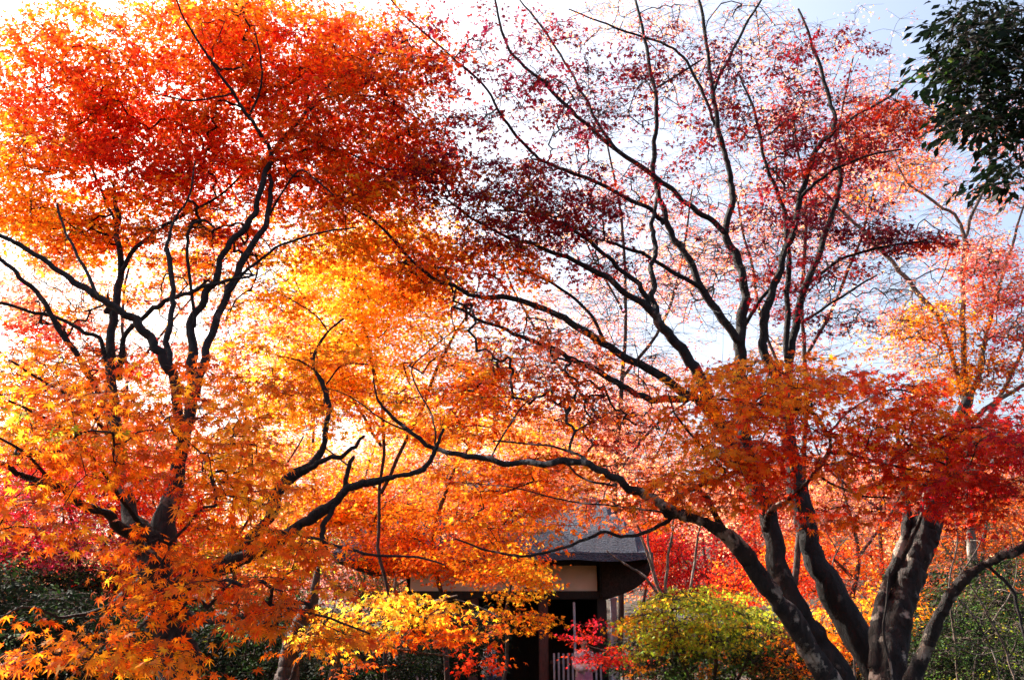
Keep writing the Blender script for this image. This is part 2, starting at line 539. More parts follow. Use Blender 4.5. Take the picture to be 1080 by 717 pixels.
# far wood on the slope: one mass nobody could count
def far_wood():
    N = 80000
    x = rng.uniform(-70, 75, N); y = rng.uniform(40, 95, N)
    tr = rng.uniform(0, 1, N)
    # pull foliage into crown-shaped heaps
    cxs = rng.uniform(-72, 76, 420); cys = rng.uniform(40, 95, 420); ch = rng.uniform(.6, 5.0, 420); cr = rng.uniform(1.8, 3.4, 420)
    k = rng.integers(0, 420, N)
    d = rng.normal(0, 1, (N, 3)); d /= np.linalg.norm(d, axis=1)[:, None]
    d *= rng.uniform(.55, 1, (N, 1))
    pos = np.stack([cxs[k] + d[:, 0] * cr[k], cys[k] + d[:, 1] * cr[k], np.zeros(N)], 1)
    for i in range(N):
        pos[i, 2] = terrain(pos[i, 0], pos[i, 1]) + ch[k[i]] + d[i, 2] * cr[k[i]] * .8
    base = pal_pick({'mauve': 5, 'brown': 4, 'rust': 2, 'coral': 1.5, 'deep': 1.5, 'mgreen': 1}, 420)
    c = np.clip(base[k] * (1 + rng.normal(0, .22, (N, 1))), .01, .9)
    o = build_leaves('distant_woods', T_FAR, pos, rng.normal(0, 1, (N, 3)), rng.normal(0, .6, (N, 3)) + np.array([0, -.5, .7]),
                     rng.uniform(.2, .42, N), c, M_FAR, None, (0, 0, 0))
    tag(o, 'mauve and brown autumn woods on the slope behind the garden', 'woods', kind='stuff')


far_wood()

# ================================================================ LEFT MAPLE (near)
def left_maple():
    t = Tree('maple_tree', 'big dark trunked orange maple spreading over the left half, leaves nearest the camera', ground_at(185, 6.2),
             group='maples in the garden')
    Y = 6.2
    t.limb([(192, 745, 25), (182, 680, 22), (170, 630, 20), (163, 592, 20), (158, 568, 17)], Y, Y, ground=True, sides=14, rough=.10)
    t.limb([(158, 578, 20), (140, 545, 14), (128, 505, 11), (120, 440, 9.5), (117, 360, 8.5), (120, 320, 7.5), (128, 285, 6.5), (124, 240, 5), (122, 205, 4), (117, 190, 3)], Y, Y + 1.4, part=True, sides=10)
    t.limb([(128, 287, 4.5), (148, 258, 4), (168, 244, 3.6), (187, 231, 3), (230, 208, 2.4), (262, 178, 1.8)], Y + 1, Y + 1.6)
    t.limb([(124, 240, 3), (108, 205, 2.4), (92, 165, 2), (70, 120, 1.6)], Y + 1.2, Y + 1.9)
    t.limb([(168, 585, 22), (176, 545, 16), (188, 490, 12), (198, 440, 10.5), (203, 392, 10), (202, 345, 8), (214, 315, 7), (230, 292, 6.4), (236, 268, 6), (258, 238, 6), (271, 216, 5.6), (280, 186, 5.4), (288, 160, 5)], Y + .1, Y + .9, part=True, sides=10)
    t.limb([(288, 162, 4.4), (280, 148, 4), (262, 124, 3.6), (246, 98, 3), (228, 72, 2.6), (206, 40, 2.2), (188, 6, 1.8), (176, -30, 1.4)], Y + .9, Y + .3)
    t.limb([(288, 160, 4), (305, 140, 3.6), (323, 119, 3.2), (336, 100, 2.8), (356, 84, 2.4), (392, 62, 2), (430, 42, 1.5)], Y + .9, Y + 1.2)
    t.limb([(325, 118, 2.4), (346, 103, 2.2), (380, 101, 2), (412, 108, 1.6), (445, 128, 1.2)], Y + 1, Y + 1.6)
    t.limb([(262, 124, 2.4), (274, 95, 2), (276, 68, 1.7), (268, 30, 1.3)], Y + .8, Y + .5)
    t.limb([(246, 98, 2), (222, 104, 1.9), (196, 106, 1.7), (160, 98, 1.3)], Y + .6, Y + .8)
    t.limb([(284, 172, 3), (304, 166, 2.8), (332, 156, 2.4), (362, 160, 2), (402, 176, 1.6), (440, 182, 1.2)], Y + .9, Y + 1.4)
    t.limb([(205, 420, 9), (213, 380, 8), (231, 332, 7.5), (250, 287, 7), (266, 258, 6.5), (279, 238, 5.5), (286, 205, 4.5), (284, 185, 4)], Y + .2, Y + .9, part=True)
    t.limb([(240, 310, 3.5), (262, 285, 3), (290, 262, 2.6), (335, 246, 2), (376, 240, 1.4)], Y + .5, Y + .3)
    t.limb([(282, 230, 2.2), (300, 200, 2), (318, 180, 1.7), (352, 206, 1.4)], Y + .9, Y + .6)
    t.limb([(192, 470, 10), (184, 410, 9.5), (176, 378, 9), (162, 360, 8.6), (138, 334, 8), (108, 317, 7), (80, 300, 6.2), (50, 276, 5.2), (20, 258, 4.6), (0, 249, 4), (-60, 222, 3)], Y, Y - .5, part=True, sides=10)
    t.limb([(108, 317, 4), (95, 296, 3.4), (84, 275, 3), (70, 245, 2.4), (60, 215, 1.8)], Y - .3, Y - .1)
    t.limb([(182, 395, 6), (175, 360, 6), (181, 330, 5.6), (182, 305, 5), (175, 262, 4.8)], Y, Y + .3)
    t.limb([(175, 262, 3.2), (184, 232, 2.6), (200, 205, 2), (206, 170, 1.6)], Y + .3, Y + .8)
    t.limb([(125, 400, 7), (132, 355, 5), (157, 330, 4.8), (180, 316, 4.4), (207, 307, 4), (238, 297, 3.4), (268, 290, 2.4)], Y + .8, Y + .3)
    t.limb([(112, 330, 6), (115, 300, 0.1)], Y + .8, Y + .8)
    t.limb([(120, 455, 8), (96, 400, 6), (66, 352, 5.2), (48, 322, 5), (28, 298, 4.4), (0, 273, 4), (-40, 250, 3)], Y + .6, Y, part=True)
    t.limb([(118, 420, 5), (108, 362, 4.2), (88, 350, 4), (64, 336, 3.6), (38, 330, 3.4), (0, 320, 3), (-30, 318, 2)], Y + .8, Y + .4)
    t.limb([(205, 345, 3.5), (203, 318, 3.2), (198, 262, 3), (200, 240, 2.7), (214, 232, 2.4), (226, 240, 2)], Y + .5, Y + .4)
    # low limbs to the left, towards the camera
    t.limb([(160, 578, 13), (140, 562, 11), (112, 545, 9), (80, 527, 8), (45, 510, 6.5), (0, 488, 5), (-50, 470, 4)], Y, 4.7, part=True, sides=10)
    t.limb([(100, 540, 4), (60, 512, 3.6), (30, 480, 3), (0, 462, 2.4)], 5.5, 4.6)
    t.limb([(152, 560, 5), (110, 500, 4), (70, 455, 3.4), (25, 430, 2.6), (-10, 412, 2)], Y, 4.8)
    t.limb([(125, 470, 4.5), (90, 430, 4), (50, 405, 3), (10, 380, 2)], Y, 5)
    t.limb([(150, 610, 6), (110, 640, 4.4), (70, 650, 3.2), (30, 640, 2.2), (0, 650, 1.6)], Y, 4.5)
    t.limb([(165, 640, 5), (140, 668, 3.6), (100, 690, 2.6), (60, 706, 1.8)], Y, 4.4)
    # limbs to the right
    t.limb([(168, 640, 20), (190, 618, 17), (220, 603, 14), (255, 588, 12), (290, 572, 10.5), (317, 553, 9.5), (352, 530, 8.8), (366, 516, 7.8), (383, 510, 6.8), (419, 502, 6), (446, 495, 5.2), (458, 476, 4), (468, 452, 2)], Y, Y - .3, part=True, sides=12, rough=.09)
    t.limb([(238, 594, 11), (262, 570, 10), (284, 545, 10.5), (292, 520, 11), (308, 502, 10.5), (326, 492, 8), (340, 474, 6.4), (344, 452, 5), (347, 428, 5.4), (340, 404, 4.4), (332, 390, 3.6), (332, 372, 3), (346, 350, 2.4), (362, 336, 1.8)], Y, Y + .3, part=True, sides=10, rough=.12)
    t.limb([(318, 497, 5.5), (345, 484, 5), (368, 476, 4.4), (384, 460, 3)], Y + .1, Y)
    t.limb([(362, 522, 5), (366, 500, 5), (373, 482, 3.6)], Y, Y)
    t.limb([(332, 390, 2), (315, 380, 1.8), (290, 374, 1.4)], Y + .3, Y + .2)
    t.limb([(346, 350, 1.6), (330, 330, 1.4), (300, 312, 1)], Y + .3, Y + .2)
    t.limb([(344, 405, 1.9), (362, 385, 1.7), (388, 384, 1.3)], Y + .3, Y + .4)
    t.limb([(240, 592, 5), (277, 561, 3.4), (315, 564, 3.2), (354, 575, 3), (392, 585, 2.8), (440, 587, 2.2), (470, 596, 1.5)], Y, 5.4)
    t.limb([(185, 640, 9), (215, 655, 6), (250, 650, 4.5), (290, 640, 3.4), (340, 650, 2.6), (390, 668, 1.8)], Y, 5)
    t.limb([(352, 532, 5), (340, 560, 6), (345, 580, 4)], Y - .2, Y - .2)
    t.finish()
    A = {'rust': 1.5, 'deep': 3, 'orange': 3, 'red': 3, 'scarlet': 1}
    O = {'orange': 4, 'deep': 1, 'amber': 3, 'rust': 2, 'gold': .6}
    W2 = {'orange': 4, 'amber': 4, 'gold': 1.5, 'rust': 1.5, 'ygreen': .25}
    W = {'gold': 3, 'amber': 3, 'yellow': 2, 'orange': 2}
    # upper crown
    t.sprays([
        (140, 300, 150, 80, 6.4, 8.4, 230, None), (250, 250, 90, 80, 6.4, 8.4, 140, None), (60, 370, 70, 40, 6, 8, 50, None),
        (60, 60, 75, 70, 6.8, 9.1, 150, {'amber': 1, 'orange': 3, 'deep': 3, 'scarlet': 2}),
        (70, 130, 90, 45, 7.0, 9.3, 110, {'red': 3, 'scarlet': 3, 'deep': 2, 'rust': 1}),
        (180, 60, 90, 75, 6.8, 9.5, 190, A),
        (150, 150, 100, 60, 7.0, 9.5, 170, {'red': 4, 'rust': 2, 'deep': 2, 'scarlet': 2}),
        (290, 60, 95, 60, 6.8, 9.3, 190, A),
        (250, 20, 90, 30, 6.8, 8.9, 70, {'deep': 2, 'orange': 2, 'gold': 1}),
        (270, 130, 80, 60, 7.0, 9.1, 130, {'rust': 3, 'red': 2, 'deep': 3}),
        (370, 110, 75, 75, 6.8, 9.3, 190, {'rust': 2, 'deep': 3, 'red': 1, 'orange': 2}),
        (400, 45, 60, 45, 7.2, 9.3, 75, {'orange': 3, 'deep': 2, 'red': 1}),
        (420, 175, 60, 45, 7.2, 9.3, 100, {'rust': 2, 'deep': 3, 'red': 2}),
        (340, 195, 80, 35, 7.0, 8.9, 90, {'deep': 3, 'rust': 2, 'orange': 3}),
        (20, 175, 50, 55, 6.3, 8.5, 80, {'gold': 1, 'amber': 3, 'orange': 2, 'rust': 1}),
        (90, 225, 90, 30, 6.8, 8.9, 90, {'gold': 3, 'amber': 3, 'orange': 3, 'red': .6}),
        (190, 225, 50, 30, 7.0, 9.1, 26, O),
        (215, 190, 70, 32, 7.0, 9.1, 60, {'red': 3, 'scarlet': 2, 'orange': 2}),
        (230, 120, 220, 130, 7.2, 10.2, 150, {'deep': 3, 'red': 2, 'orange': 3, 'gold': 1}),
        (440, 90, 50, 80, 7.2, 9.4, 40, {'red': 2, 'deep': 2, 'wine': 1}),
        (385, 230, 65, 35, 7.0, 9.3, 70, {'gold': 2, 'amber': 3, 'orange': 3}),
        (330, 265, 60, 25, 7.0, 9.1, 24, W),
        (60, 250, 70, 30, 7.5, 10, 60, {'amber': 3, 'gold': 2, 'orange': 2}),
        (20, 320, 50, 22, 7.2, 9, 22, {'coral': 3, 'amber': 2, 'red': 1}),
        (30, 280, 40, 20, 8, 10, 12, {'coral': 3, 'amber': 2}),
        (150, 290, 60, 40, 7.8, 10, 34, {'gold': 2, 'coral': 2, 'amber': 2}),
        (235, 260, 60, 40, 7.8, 10, 46, {'orange': 2, 'scarlet': 1, 'gold': 2}),
        (270, 340, 50, 40, 7.8, 10, 36, {'coral': 2, 'gold': 2, 'amber': 1}),
        (150, 375, 60, 18, 7.4, 9, 18, {'coral': 2, 'red': 2, 'orange': 1}),
        (310, 300, 50, 30, 7.6, 9.6, 26, W),
        (60, 345, 60, 14, 7.3, 8.9, 14, {'red': 2, 'coral': 2}),
    ], T_MID, .070, (26, 40), .32, 'crown', twiglets=4, thr=-.04, nfreq=2.3, face=.25, mult=1.08, tip_r=.0017)
    # lower crown, near the camera
    t.sprays([
        (60, 400, 85, 42, 4.6, 6.4, 50, W2),
        (30, 450, 60, 50, 4.4, 6.0, 42, {'orange': 4, 'amber': 2, 'gold': 1, 'rust': 1, 'ygreen': .25}),
        (130, 440, 90, 50, 4.8, 6.0, 44, W2), (165, 575, 50, 26, 4.8, 5.7, 13, O), (140, 615, 70, 18, 4.6, 5.6, 10, O),
        (110, 490, 110, 45, 4.6, 6.0, 28, {'orange': 3, 'deep': 3, 'amber': 2, 'scarlet': 1}),
        (225, 430, 60, 55, 4.8, 6.2, 34, {'orange': 3, 'amber': 3, 'gold': 1, 'deep': 1}),
        (250, 500, 60, 40, 4.8, 6.0, 28, {'amber': 3, 'orange': 3, 'gold': 2}),
        (30, 540, 50, 35, 4.4, 5.6, 22, O),
        (100, 660, 105, 42, 4.3, 5.2, 13, {'orange': 4, 'amber': 3, 'deep': 1}),
        (60, 690, 70, 30, 4.3, 5.0, 12, {'orange': 4, 'amber': 2, 'rust': 1}),
        (150, 700, 60, 25, 4.3, 5.0, 13, {'orange': 3, 'amber': 3, 'gold': 1}),
        (230, 540, 55, 30, 4.8, 5.8, 16, O),
        (225, 625, 50, 28, 4.6, 5.6, 12, {'rust': 2, 'deep': 2, 'orange': 3}),
        (300, 622, 60, 22, 4.8, 5.8, 15, {'deep': 3, 'orange': 3, 'amber': 1}),
        (330, 665, 60, 20, 4.8, 5.8, 12, {'amber': 3, 'orange': 3, 'gold': 1}),
        (215, 600, 40, 20, 4.8, 5.6, 6, O),
        (330, 580, 60, 25, 5.2, 6.0, 18, {'amber': 2, 'orange': 2, 'gold': 1}),
        (320, 400, 60, 60, 5.8, 6.8, 40, {'amber': 3, 'orange': 3, 'gold': 2}),
    ], T_NEAR, .082, (12, 22), .26, 'lower_foliage', twiglets=4, mult=1.0, thr=.04, nfreq=1.4, face=.55, droop=.35, tilt=.45)


left_maple()


# ================================================================ RIGHT CLUMP: front maple
def right_maple():
    Y = 7.2
    t = Tree('maple_tree', 'many stemmed maple with pale patched bark and vivid red orange leaves at lower right', ground_at(935, 7.2),
             group='maples in the garden', bark=M_BARK_R)
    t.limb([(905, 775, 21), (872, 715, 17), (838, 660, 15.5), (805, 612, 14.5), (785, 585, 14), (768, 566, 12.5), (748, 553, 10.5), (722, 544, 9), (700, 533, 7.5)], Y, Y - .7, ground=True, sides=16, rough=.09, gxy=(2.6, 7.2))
    t.limb([(722, 545, 10), (697, 533, 9), (674, 518, 8.2), (651, 506, 7.4), (627, 492, 7), (596, 486, 6.4), (557, 488, 6), (518, 486, 5.6), (485, 480, 5), (460, 472, 4.6), (436, 458, 4), (410, 436, 3.4), (397, 418, 2.2), (394, 398, 1.6)], Y - .6, Y - 1.2, part=True, sides=9, rough=.08)
    t.limb([(640, 500, 3), (600, 475, 2.4), (560, 468, 2), (520, 465, 1.5)], Y - .8, Y - .6)
    t.limb([(596, 486, 2), (616, 505, 2), (650, 512, 2.4)], Y - .9, Y - .8)
    t.limb([(516, 486, 2.2), (530, 460, 1.9), (550, 430, 1.5), (572, 412, 1.1)], Y - 1, Y - .8)
    t.limb([(460, 472, 2), (456, 440, 1.7), (434, 393, 1.4), (450, 372, 1.2), (480, 348, .9)], Y - 1.1, Y - .9)
    t.limb([(436, 458, 1.8), (400, 440, 1.5), (370, 418, 1.2), (340, 408, .9)], Y - 1.1, Y - 1)
    t.limb([(712, 542, 4), (690, 556, 3.8), (660, 566, 3.4), (633, 561, 3.2), (594, 578, 3), (550, 586, 2.6), (515, 580, 2.2), (480, 568, 1.8)], Y - .6, Y - .9, part=True)
    t.limb([(700, 535, 5), (730, 515, 5), (757, 506, 4.4), (775, 498, 3.2)], Y - .6, Y - .3)
    t.limb([(700, 540, 2), (660, 535, 1.7), (600, 528, 1.5), (540, 514, 1.2), (480, 508, .9)], Y - .7, Y - .8)
    # stub with pale broken wood
    t.limb([(772, 568, 7), (756, 545, 6), (744, 524, 5), (737, 515, 3.4)], Y - .4, Y - .5)
    # big right trunk
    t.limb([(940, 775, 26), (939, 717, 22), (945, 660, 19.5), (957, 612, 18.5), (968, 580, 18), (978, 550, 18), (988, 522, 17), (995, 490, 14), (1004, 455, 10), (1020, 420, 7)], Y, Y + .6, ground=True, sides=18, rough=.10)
    t.limb([(926, 705, 13), (926, 650, 11), (937, 612, 10.5), (950, 580, 10), (957, 545, 8), (953, 505, 6.5), (948, 470, 5), (945, 430, 3)], Y + .1, Y + .6, part=True, sides=12, rough=.1)
    t.limb([(952, 590, 4.5), (964, 560, 4), (975, 536, 3.4), (981, 512, 3)], Y - .25, Y - .25)
    t.limb([(948, 765, 17), (962, 718, 14), (975, 688, 12), (988, 655, 11), (1003, 628, 10), (1022, 606, 9.4), (1048, 590, 9), (1078, 578, 8), (1120, 560, 7)], Y - .1, Y - .9, part=True, ground=False, sides=14, rough=.10)
    t.limb([(1040, 594, 3.6), (1062, 615, 3.4), (1076, 650, 3), (1084, 700, 2.6)], Y - .5, Y - .6)
    t.limb([(941, 740, 2.6), (940, 705, 2.4), (932, 668, 2.3), (935, 635, 2.2), (938, 600, 1.8)], Y - .42, Y - .35, wob=.004)
    t.limb([(1012, 632, 1.8), (1030, 655, 1.6), (1048, 690, 1.4), (1056, 730, 1.2)], Y - .5, Y - .8)
    # limbs that carry the red layer
    t.limb([(808, 560, 6), (812, 540, 5), (838, 522, 4.6), (858, 500, 4.4), (872, 480, 4.6), (876, 466, 4.2), (866, 446, 3.6), (855, 434, 3.2), (828, 430, 2.6), (790, 425, 2), (755, 420, 1.5)], Y - .3, Y - .9, part=True, rough=.1)
    t.limb([(872, 478, 3.6), (892, 478, 3.2), (920, 486, 2.8), (958, 494, 2.2), (1000, 500, 1.6)], Y - .6, Y - 1)
    t.limb([(860, 500, 2.6), (900, 520, 2), (940, 525, 1.5)], Y - .5, Y - .8)
    t.limb([(780, 498, 3), (740, 470, 2.4), (715, 440, 2), (705, 415, 1.4)], Y - .5, Y - .9)
    t.limb([(994, 490, 5), (1020, 470, 4), (1050, 462, 3), (1090, 465, 2.2)], Y + .2, Y - .8)
    t.limb([(870, 460, 2.6), (900, 430, 2.2), (940, 410, 1.8), (980, 420, 1.4)], Y - .6, Y - .8)
    t.finish()
    R = {'red': 2, 'scarlet': 3, 'deep': 2, 'orange': 3, 'amber': 1}
    H = {'orange': 3, 'amber': 2.5, 'deep': 2, 'scarlet': 2}
    t.sprays([
        (765, 415, 60, 35, 5.9, 7.0, 62, {'orange': 3, 'amber': 4, 'gold': 1.5, 'scarlet': 1}),
        (850, 400, 80, 26, 5.8, 7.2, 70, {'amber': 4, 'gold': 1, 'orange': 3, 'scarlet': 3}),
        (735, 470, 45, 45, 5.9, 6.9, 48, {'amber': 4, 'orange': 3, 'gold': 1.5}),
        (800, 460, 60, 40, 5.9, 7.2, 40, R), (880, 530, 90, 22, 5.8, 7.0, 16, R), (770, 520, 50, 16, 5.9, 7, 10, R),
        (830, 490, 60, 22, 5.9, 7.0, 28, R),
        (900, 440, 80, 40, 6.0, 7.2, 76, {'red': 2, 'scarlet': 3, 'orange': 3, 'amber': 1.5}),
        (960, 415, 55, 30, 6.0, 7.2, 34, {'red': 2, 'orange': 3, 'scarlet': 2}),
        (1000, 460, 55, 30, 5.9, 7.2, 44, {'amber': 2, 'orange': 3, 'red': 2}),
        (950, 490, 70, 25, 5.9, 7.0, 34, R),
        (1045, 480, 55, 40, 5.6, 7.0, 66, {'crimson': 4, 'red': 3, 'scarlet': 1}),
        (1030, 530, 50, 35, 5.8, 6.9, 34, {'red': 3, 'scarlet': 2, 'crimson': 2}),
        (700, 520, 40, 28, 5.9, 6.8, 16, {'amber': 2, 'orange': 3, 'deep': 2}),
        (1070, 440, 40, 25, 6.0, 7.0, 20, {'crimson': 3, 'red': 3}),
    ], T_NEAR, .080, (10, 20), .28, 'crown', twiglets=5, mult=1.05, thr=.02, nfreq=1.3, face=.5, droop=.4, tilt=.45)
    t.sprays([
        (560, 380, 140, 90, 6.2, 8.4, 190, None), (640, 460, 80, 60, 6.4, 8, 60, None),
        (500, 300, 90, 45, 6.95, 8.70, 110, {'orange': 4, 'deep': 3, 'amber': 2}),
        (450, 260, 60, 40, 6.95, 8.70, 50, {'orange': 3, 'amber': 3, 'deep': 2, 'gold': 1}),
        (560, 380, 80, 40, 6.75, 8.30, 46, {'orange': 3, 'deep': 2, 'coral': 2}),
        (530, 430, 80, 40, 6.55, 8.10, 60, {'deep': 2, 'orange': 3, 'amber': 2}),
        (440, 430, 60, 40, 6.55, 7.90, 34, {'orange': 2, 'amber': 3, 'gold': 2, 'rust': 1}),
        (620, 450, 50, 35, 6.95, 8.30, 20, {'coral': 3, 'orange': 2}),
        (560, 500, 90, 25, 6.55, 7.90, 34, {'orange': 3, 'amber': 2, 'rust': 1}),
        (660, 540, 50, 20, 6.55, 7.70, 12, {'orange': 2, 'coral': 1, 'rust': 1}),
        (530, 560, 60, 25, 6.55, 7.70, 18, {'orange': 2, 'amber': 2}),
    ], T_MID, .064, (18, 30), .28, 'outer_foliage', twiglets=4, mult=1.25, thr=.03, nfreq=1.2, face=.35, droop=.3)


right_maple()


# ================================================================ TALL PURPLE MAPLE
def purple_maple():
    Y = 8.2
    t = Tree('maple_tree', 'tall open maple with nearly black stems and sparse purple red leaves against the sky', ground_at(900, 8.2),
             group='maples in the garden')
    t.rs = 1.32
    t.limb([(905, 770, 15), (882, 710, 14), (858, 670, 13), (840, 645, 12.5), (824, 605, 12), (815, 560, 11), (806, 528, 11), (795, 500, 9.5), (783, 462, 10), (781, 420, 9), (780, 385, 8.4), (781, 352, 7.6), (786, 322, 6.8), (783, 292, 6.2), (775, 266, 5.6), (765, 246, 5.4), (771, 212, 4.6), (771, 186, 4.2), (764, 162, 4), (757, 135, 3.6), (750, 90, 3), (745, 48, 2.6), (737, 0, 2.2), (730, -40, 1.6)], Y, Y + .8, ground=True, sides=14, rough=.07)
    t.limb([(779, 360, 6.4), (760, 332, 6), (738, 303, 5.6), (724, 270, 5), (706, 244, 4.6), (697, 215, 4.2), (690, 182, 3.8), (692, 140, 3.4), (690, 98, 3), (681, 50, 2.6), (670, 0, 2)], Y + .3, Y + .6, part=True)
    t.limb([(765, 246, 4.4), (742, 226, 4), (715, 206, 3.8), (692, 188, 3.6), (640, 150, 3.2), (608, 122, 2.8), (580, 95, 2.6), (548, 66, 2.2), (531, 40, 2), (522, 0, 1.6)], Y + .5, Y, part=True)
    t.limb([(700, 236, 3.8), (685, 222, 3.4), (650, 202, 3), (610, 185, 2.7), (575, 171, 2.4), (550, 150, 2.2), (527, 120, 2), (510, 90, 1.8), (474, 58, 1.6), (430, 20, 1.3), (405, -8, 1)], Y + .3, Y - .4, part=True)
    t.limb([(650, 158, 2.8), (630, 130, 2.4), (612, 95, 2), (595, 65, 1.8), (572, 30, 1.6), (548, 0, 1.2)], Y + .2, Y + .6)
    t.limb([(757, 135, 2.4), (738, 92, 2.2), (720, 60, 2), (697, 45, 1.8), (650, 30, 1.5), (600, 10, 1)], Y + .8, Y + .6)
    t.limb([(752, 98, 2.4), (770, 60, 2.2), (790, 20, 2), (803, 0, 1.6)], Y + .8, Y + 1)
    t.limb([(690, 95, 1.8), (716, 78, 1.6), (742, 62, 1.3)], Y + .6, Y + .8)
    # second root stem and the left arching branches
    t.limb([(800, 512, 9), (772, 470, 8.6), (752, 430, 8.2), (733, 388, 7.8), (710, 357, 7), (688, 328, 6.2), (668, 314, 5), (636, 291, 4.2), (604, 275, 3.6), (569, 260, 3), (536, 250, 2.4), (500, 232, 1.8), (470, 210, 1.2)], Y - .1, Y - .7, part=True)
    t.limb([(694, 338, 5), (688, 310, 4.4), (687, 285, 4), (690, 260, 3.6), (688, 235, 3.2), (692, 210, 2.6)], Y - .3, Y + .2)
    t.limb([(690, 330, 4.4), (676, 305, 4), (650, 280, 3.4), (628, 260, 3), (600, 240, 2.4), (560, 225, 1.8), (520, 222, 1.2)], Y - .3, Y - .6)
    t.limb([(776, 476, 7), (745, 430, 7), (717, 410, 6.6), (674, 385, 6.2), (643, 365, 5.8), (612, 346, 5.4), (584, 332, 5), (550, 318, 4.2), (502, 311, 3.4), (479, 303, 3), (440, 280, 2.6), (402, 240, 2.1), (366, 214, 1.6), (340, 196, 1)], Y - .2, Y - 1, part=True)
    t.limb([(725, 420, 5.4), (696, 420, 5), (666, 414, 4.8), (643, 400, 4.6), (612, 381, 4.2), (594, 372, 3.8), (557, 358, 3.2), (518, 342, 2.6), (479, 324, 2)], Y - .4, Y - .8, part=True)
    t.limb([(640, 364, 3), (620, 330, 2.4), (585, 300, 2), (548, 284, 1.6)], Y - .4, Y - .3)
    t.limb([(738, 303, 3.4), (700, 280, 3), (664, 262, 2.6), (640, 255, 2)], Y + .3, Y)
    # right stems
    t.limb([(955, 775, 17), (925, 705, 16), (890, 645, 14.5), (864, 598, 12.5), (852, 565, 11.5), (843, 525, 12), (836, 485, 10), (828, 430, 8.4), (816, 395, 7.4), (806, 365, 6.6), (807, 335, 6), (817, 300, 5.4), (832, 258, 5), (842, 222, 4.4), (851, 182, 4), (862, 155, 3.6), (880, 136, 3.4), (872, 95, 2.8), (858, 50, 2.2), (842, 10, 1.6)], Y + .1, Y + .6, part=True, ground=True, sides=14, rough=.08, gxy=(3.15, 8.2))
    t.limb([(830, 430, 6.4), (833, 385, 6), (838, 345, 5.6), (848, 308, 5.2), (866, 262, 4.6), (878, 222, 4), (886, 190, 3.4), (882, 160, 3)], Y + .5, Y + 1.2, part=True)
    t.limb([(830, 380, 4.6), (830, 320, 4), (832, 270, 3.6), (828, 232, 3.2), (816, 195, 2.8), (804, 162, 2.4), (796, 120, 2), (780, 80, 1.4)], Y + .6, Y + .8)
    t.limb([(781, 352, 3), (800, 318, 2.8), (822, 296, 2.4)], Y + .6, Y + .5)
    t.limb([(845, 208, 2.6), (868, 186, 2.2), (905, 168, 1.8), (950, 158, 1.4)], Y + .4, Y)
    t.limb([(852, 300, 2.6), (885, 275, 2.3), (925, 262, 2), (970, 255, 1.6), (1010, 258, 1.1)], Y + 1, Y + .4, wob=.006)
    t.limb([(842, 340, 2.2), (870, 325, 2), (900, 305, 1.6), (925, 290, 1.2)], Y + 1, Y + .7)
    t.limb([(866, 150, 2.4), (900, 125, 2), (940, 100, 1.6), (975, 70, 1)], Y + .4, Y + .3)
    t.finish()
    D = {'plum': 3, 'purple': 4, 'wine': 2}
    DR = {'plum': 2, 'wine': 3, 'crimson': 1.5, 'red': 2}
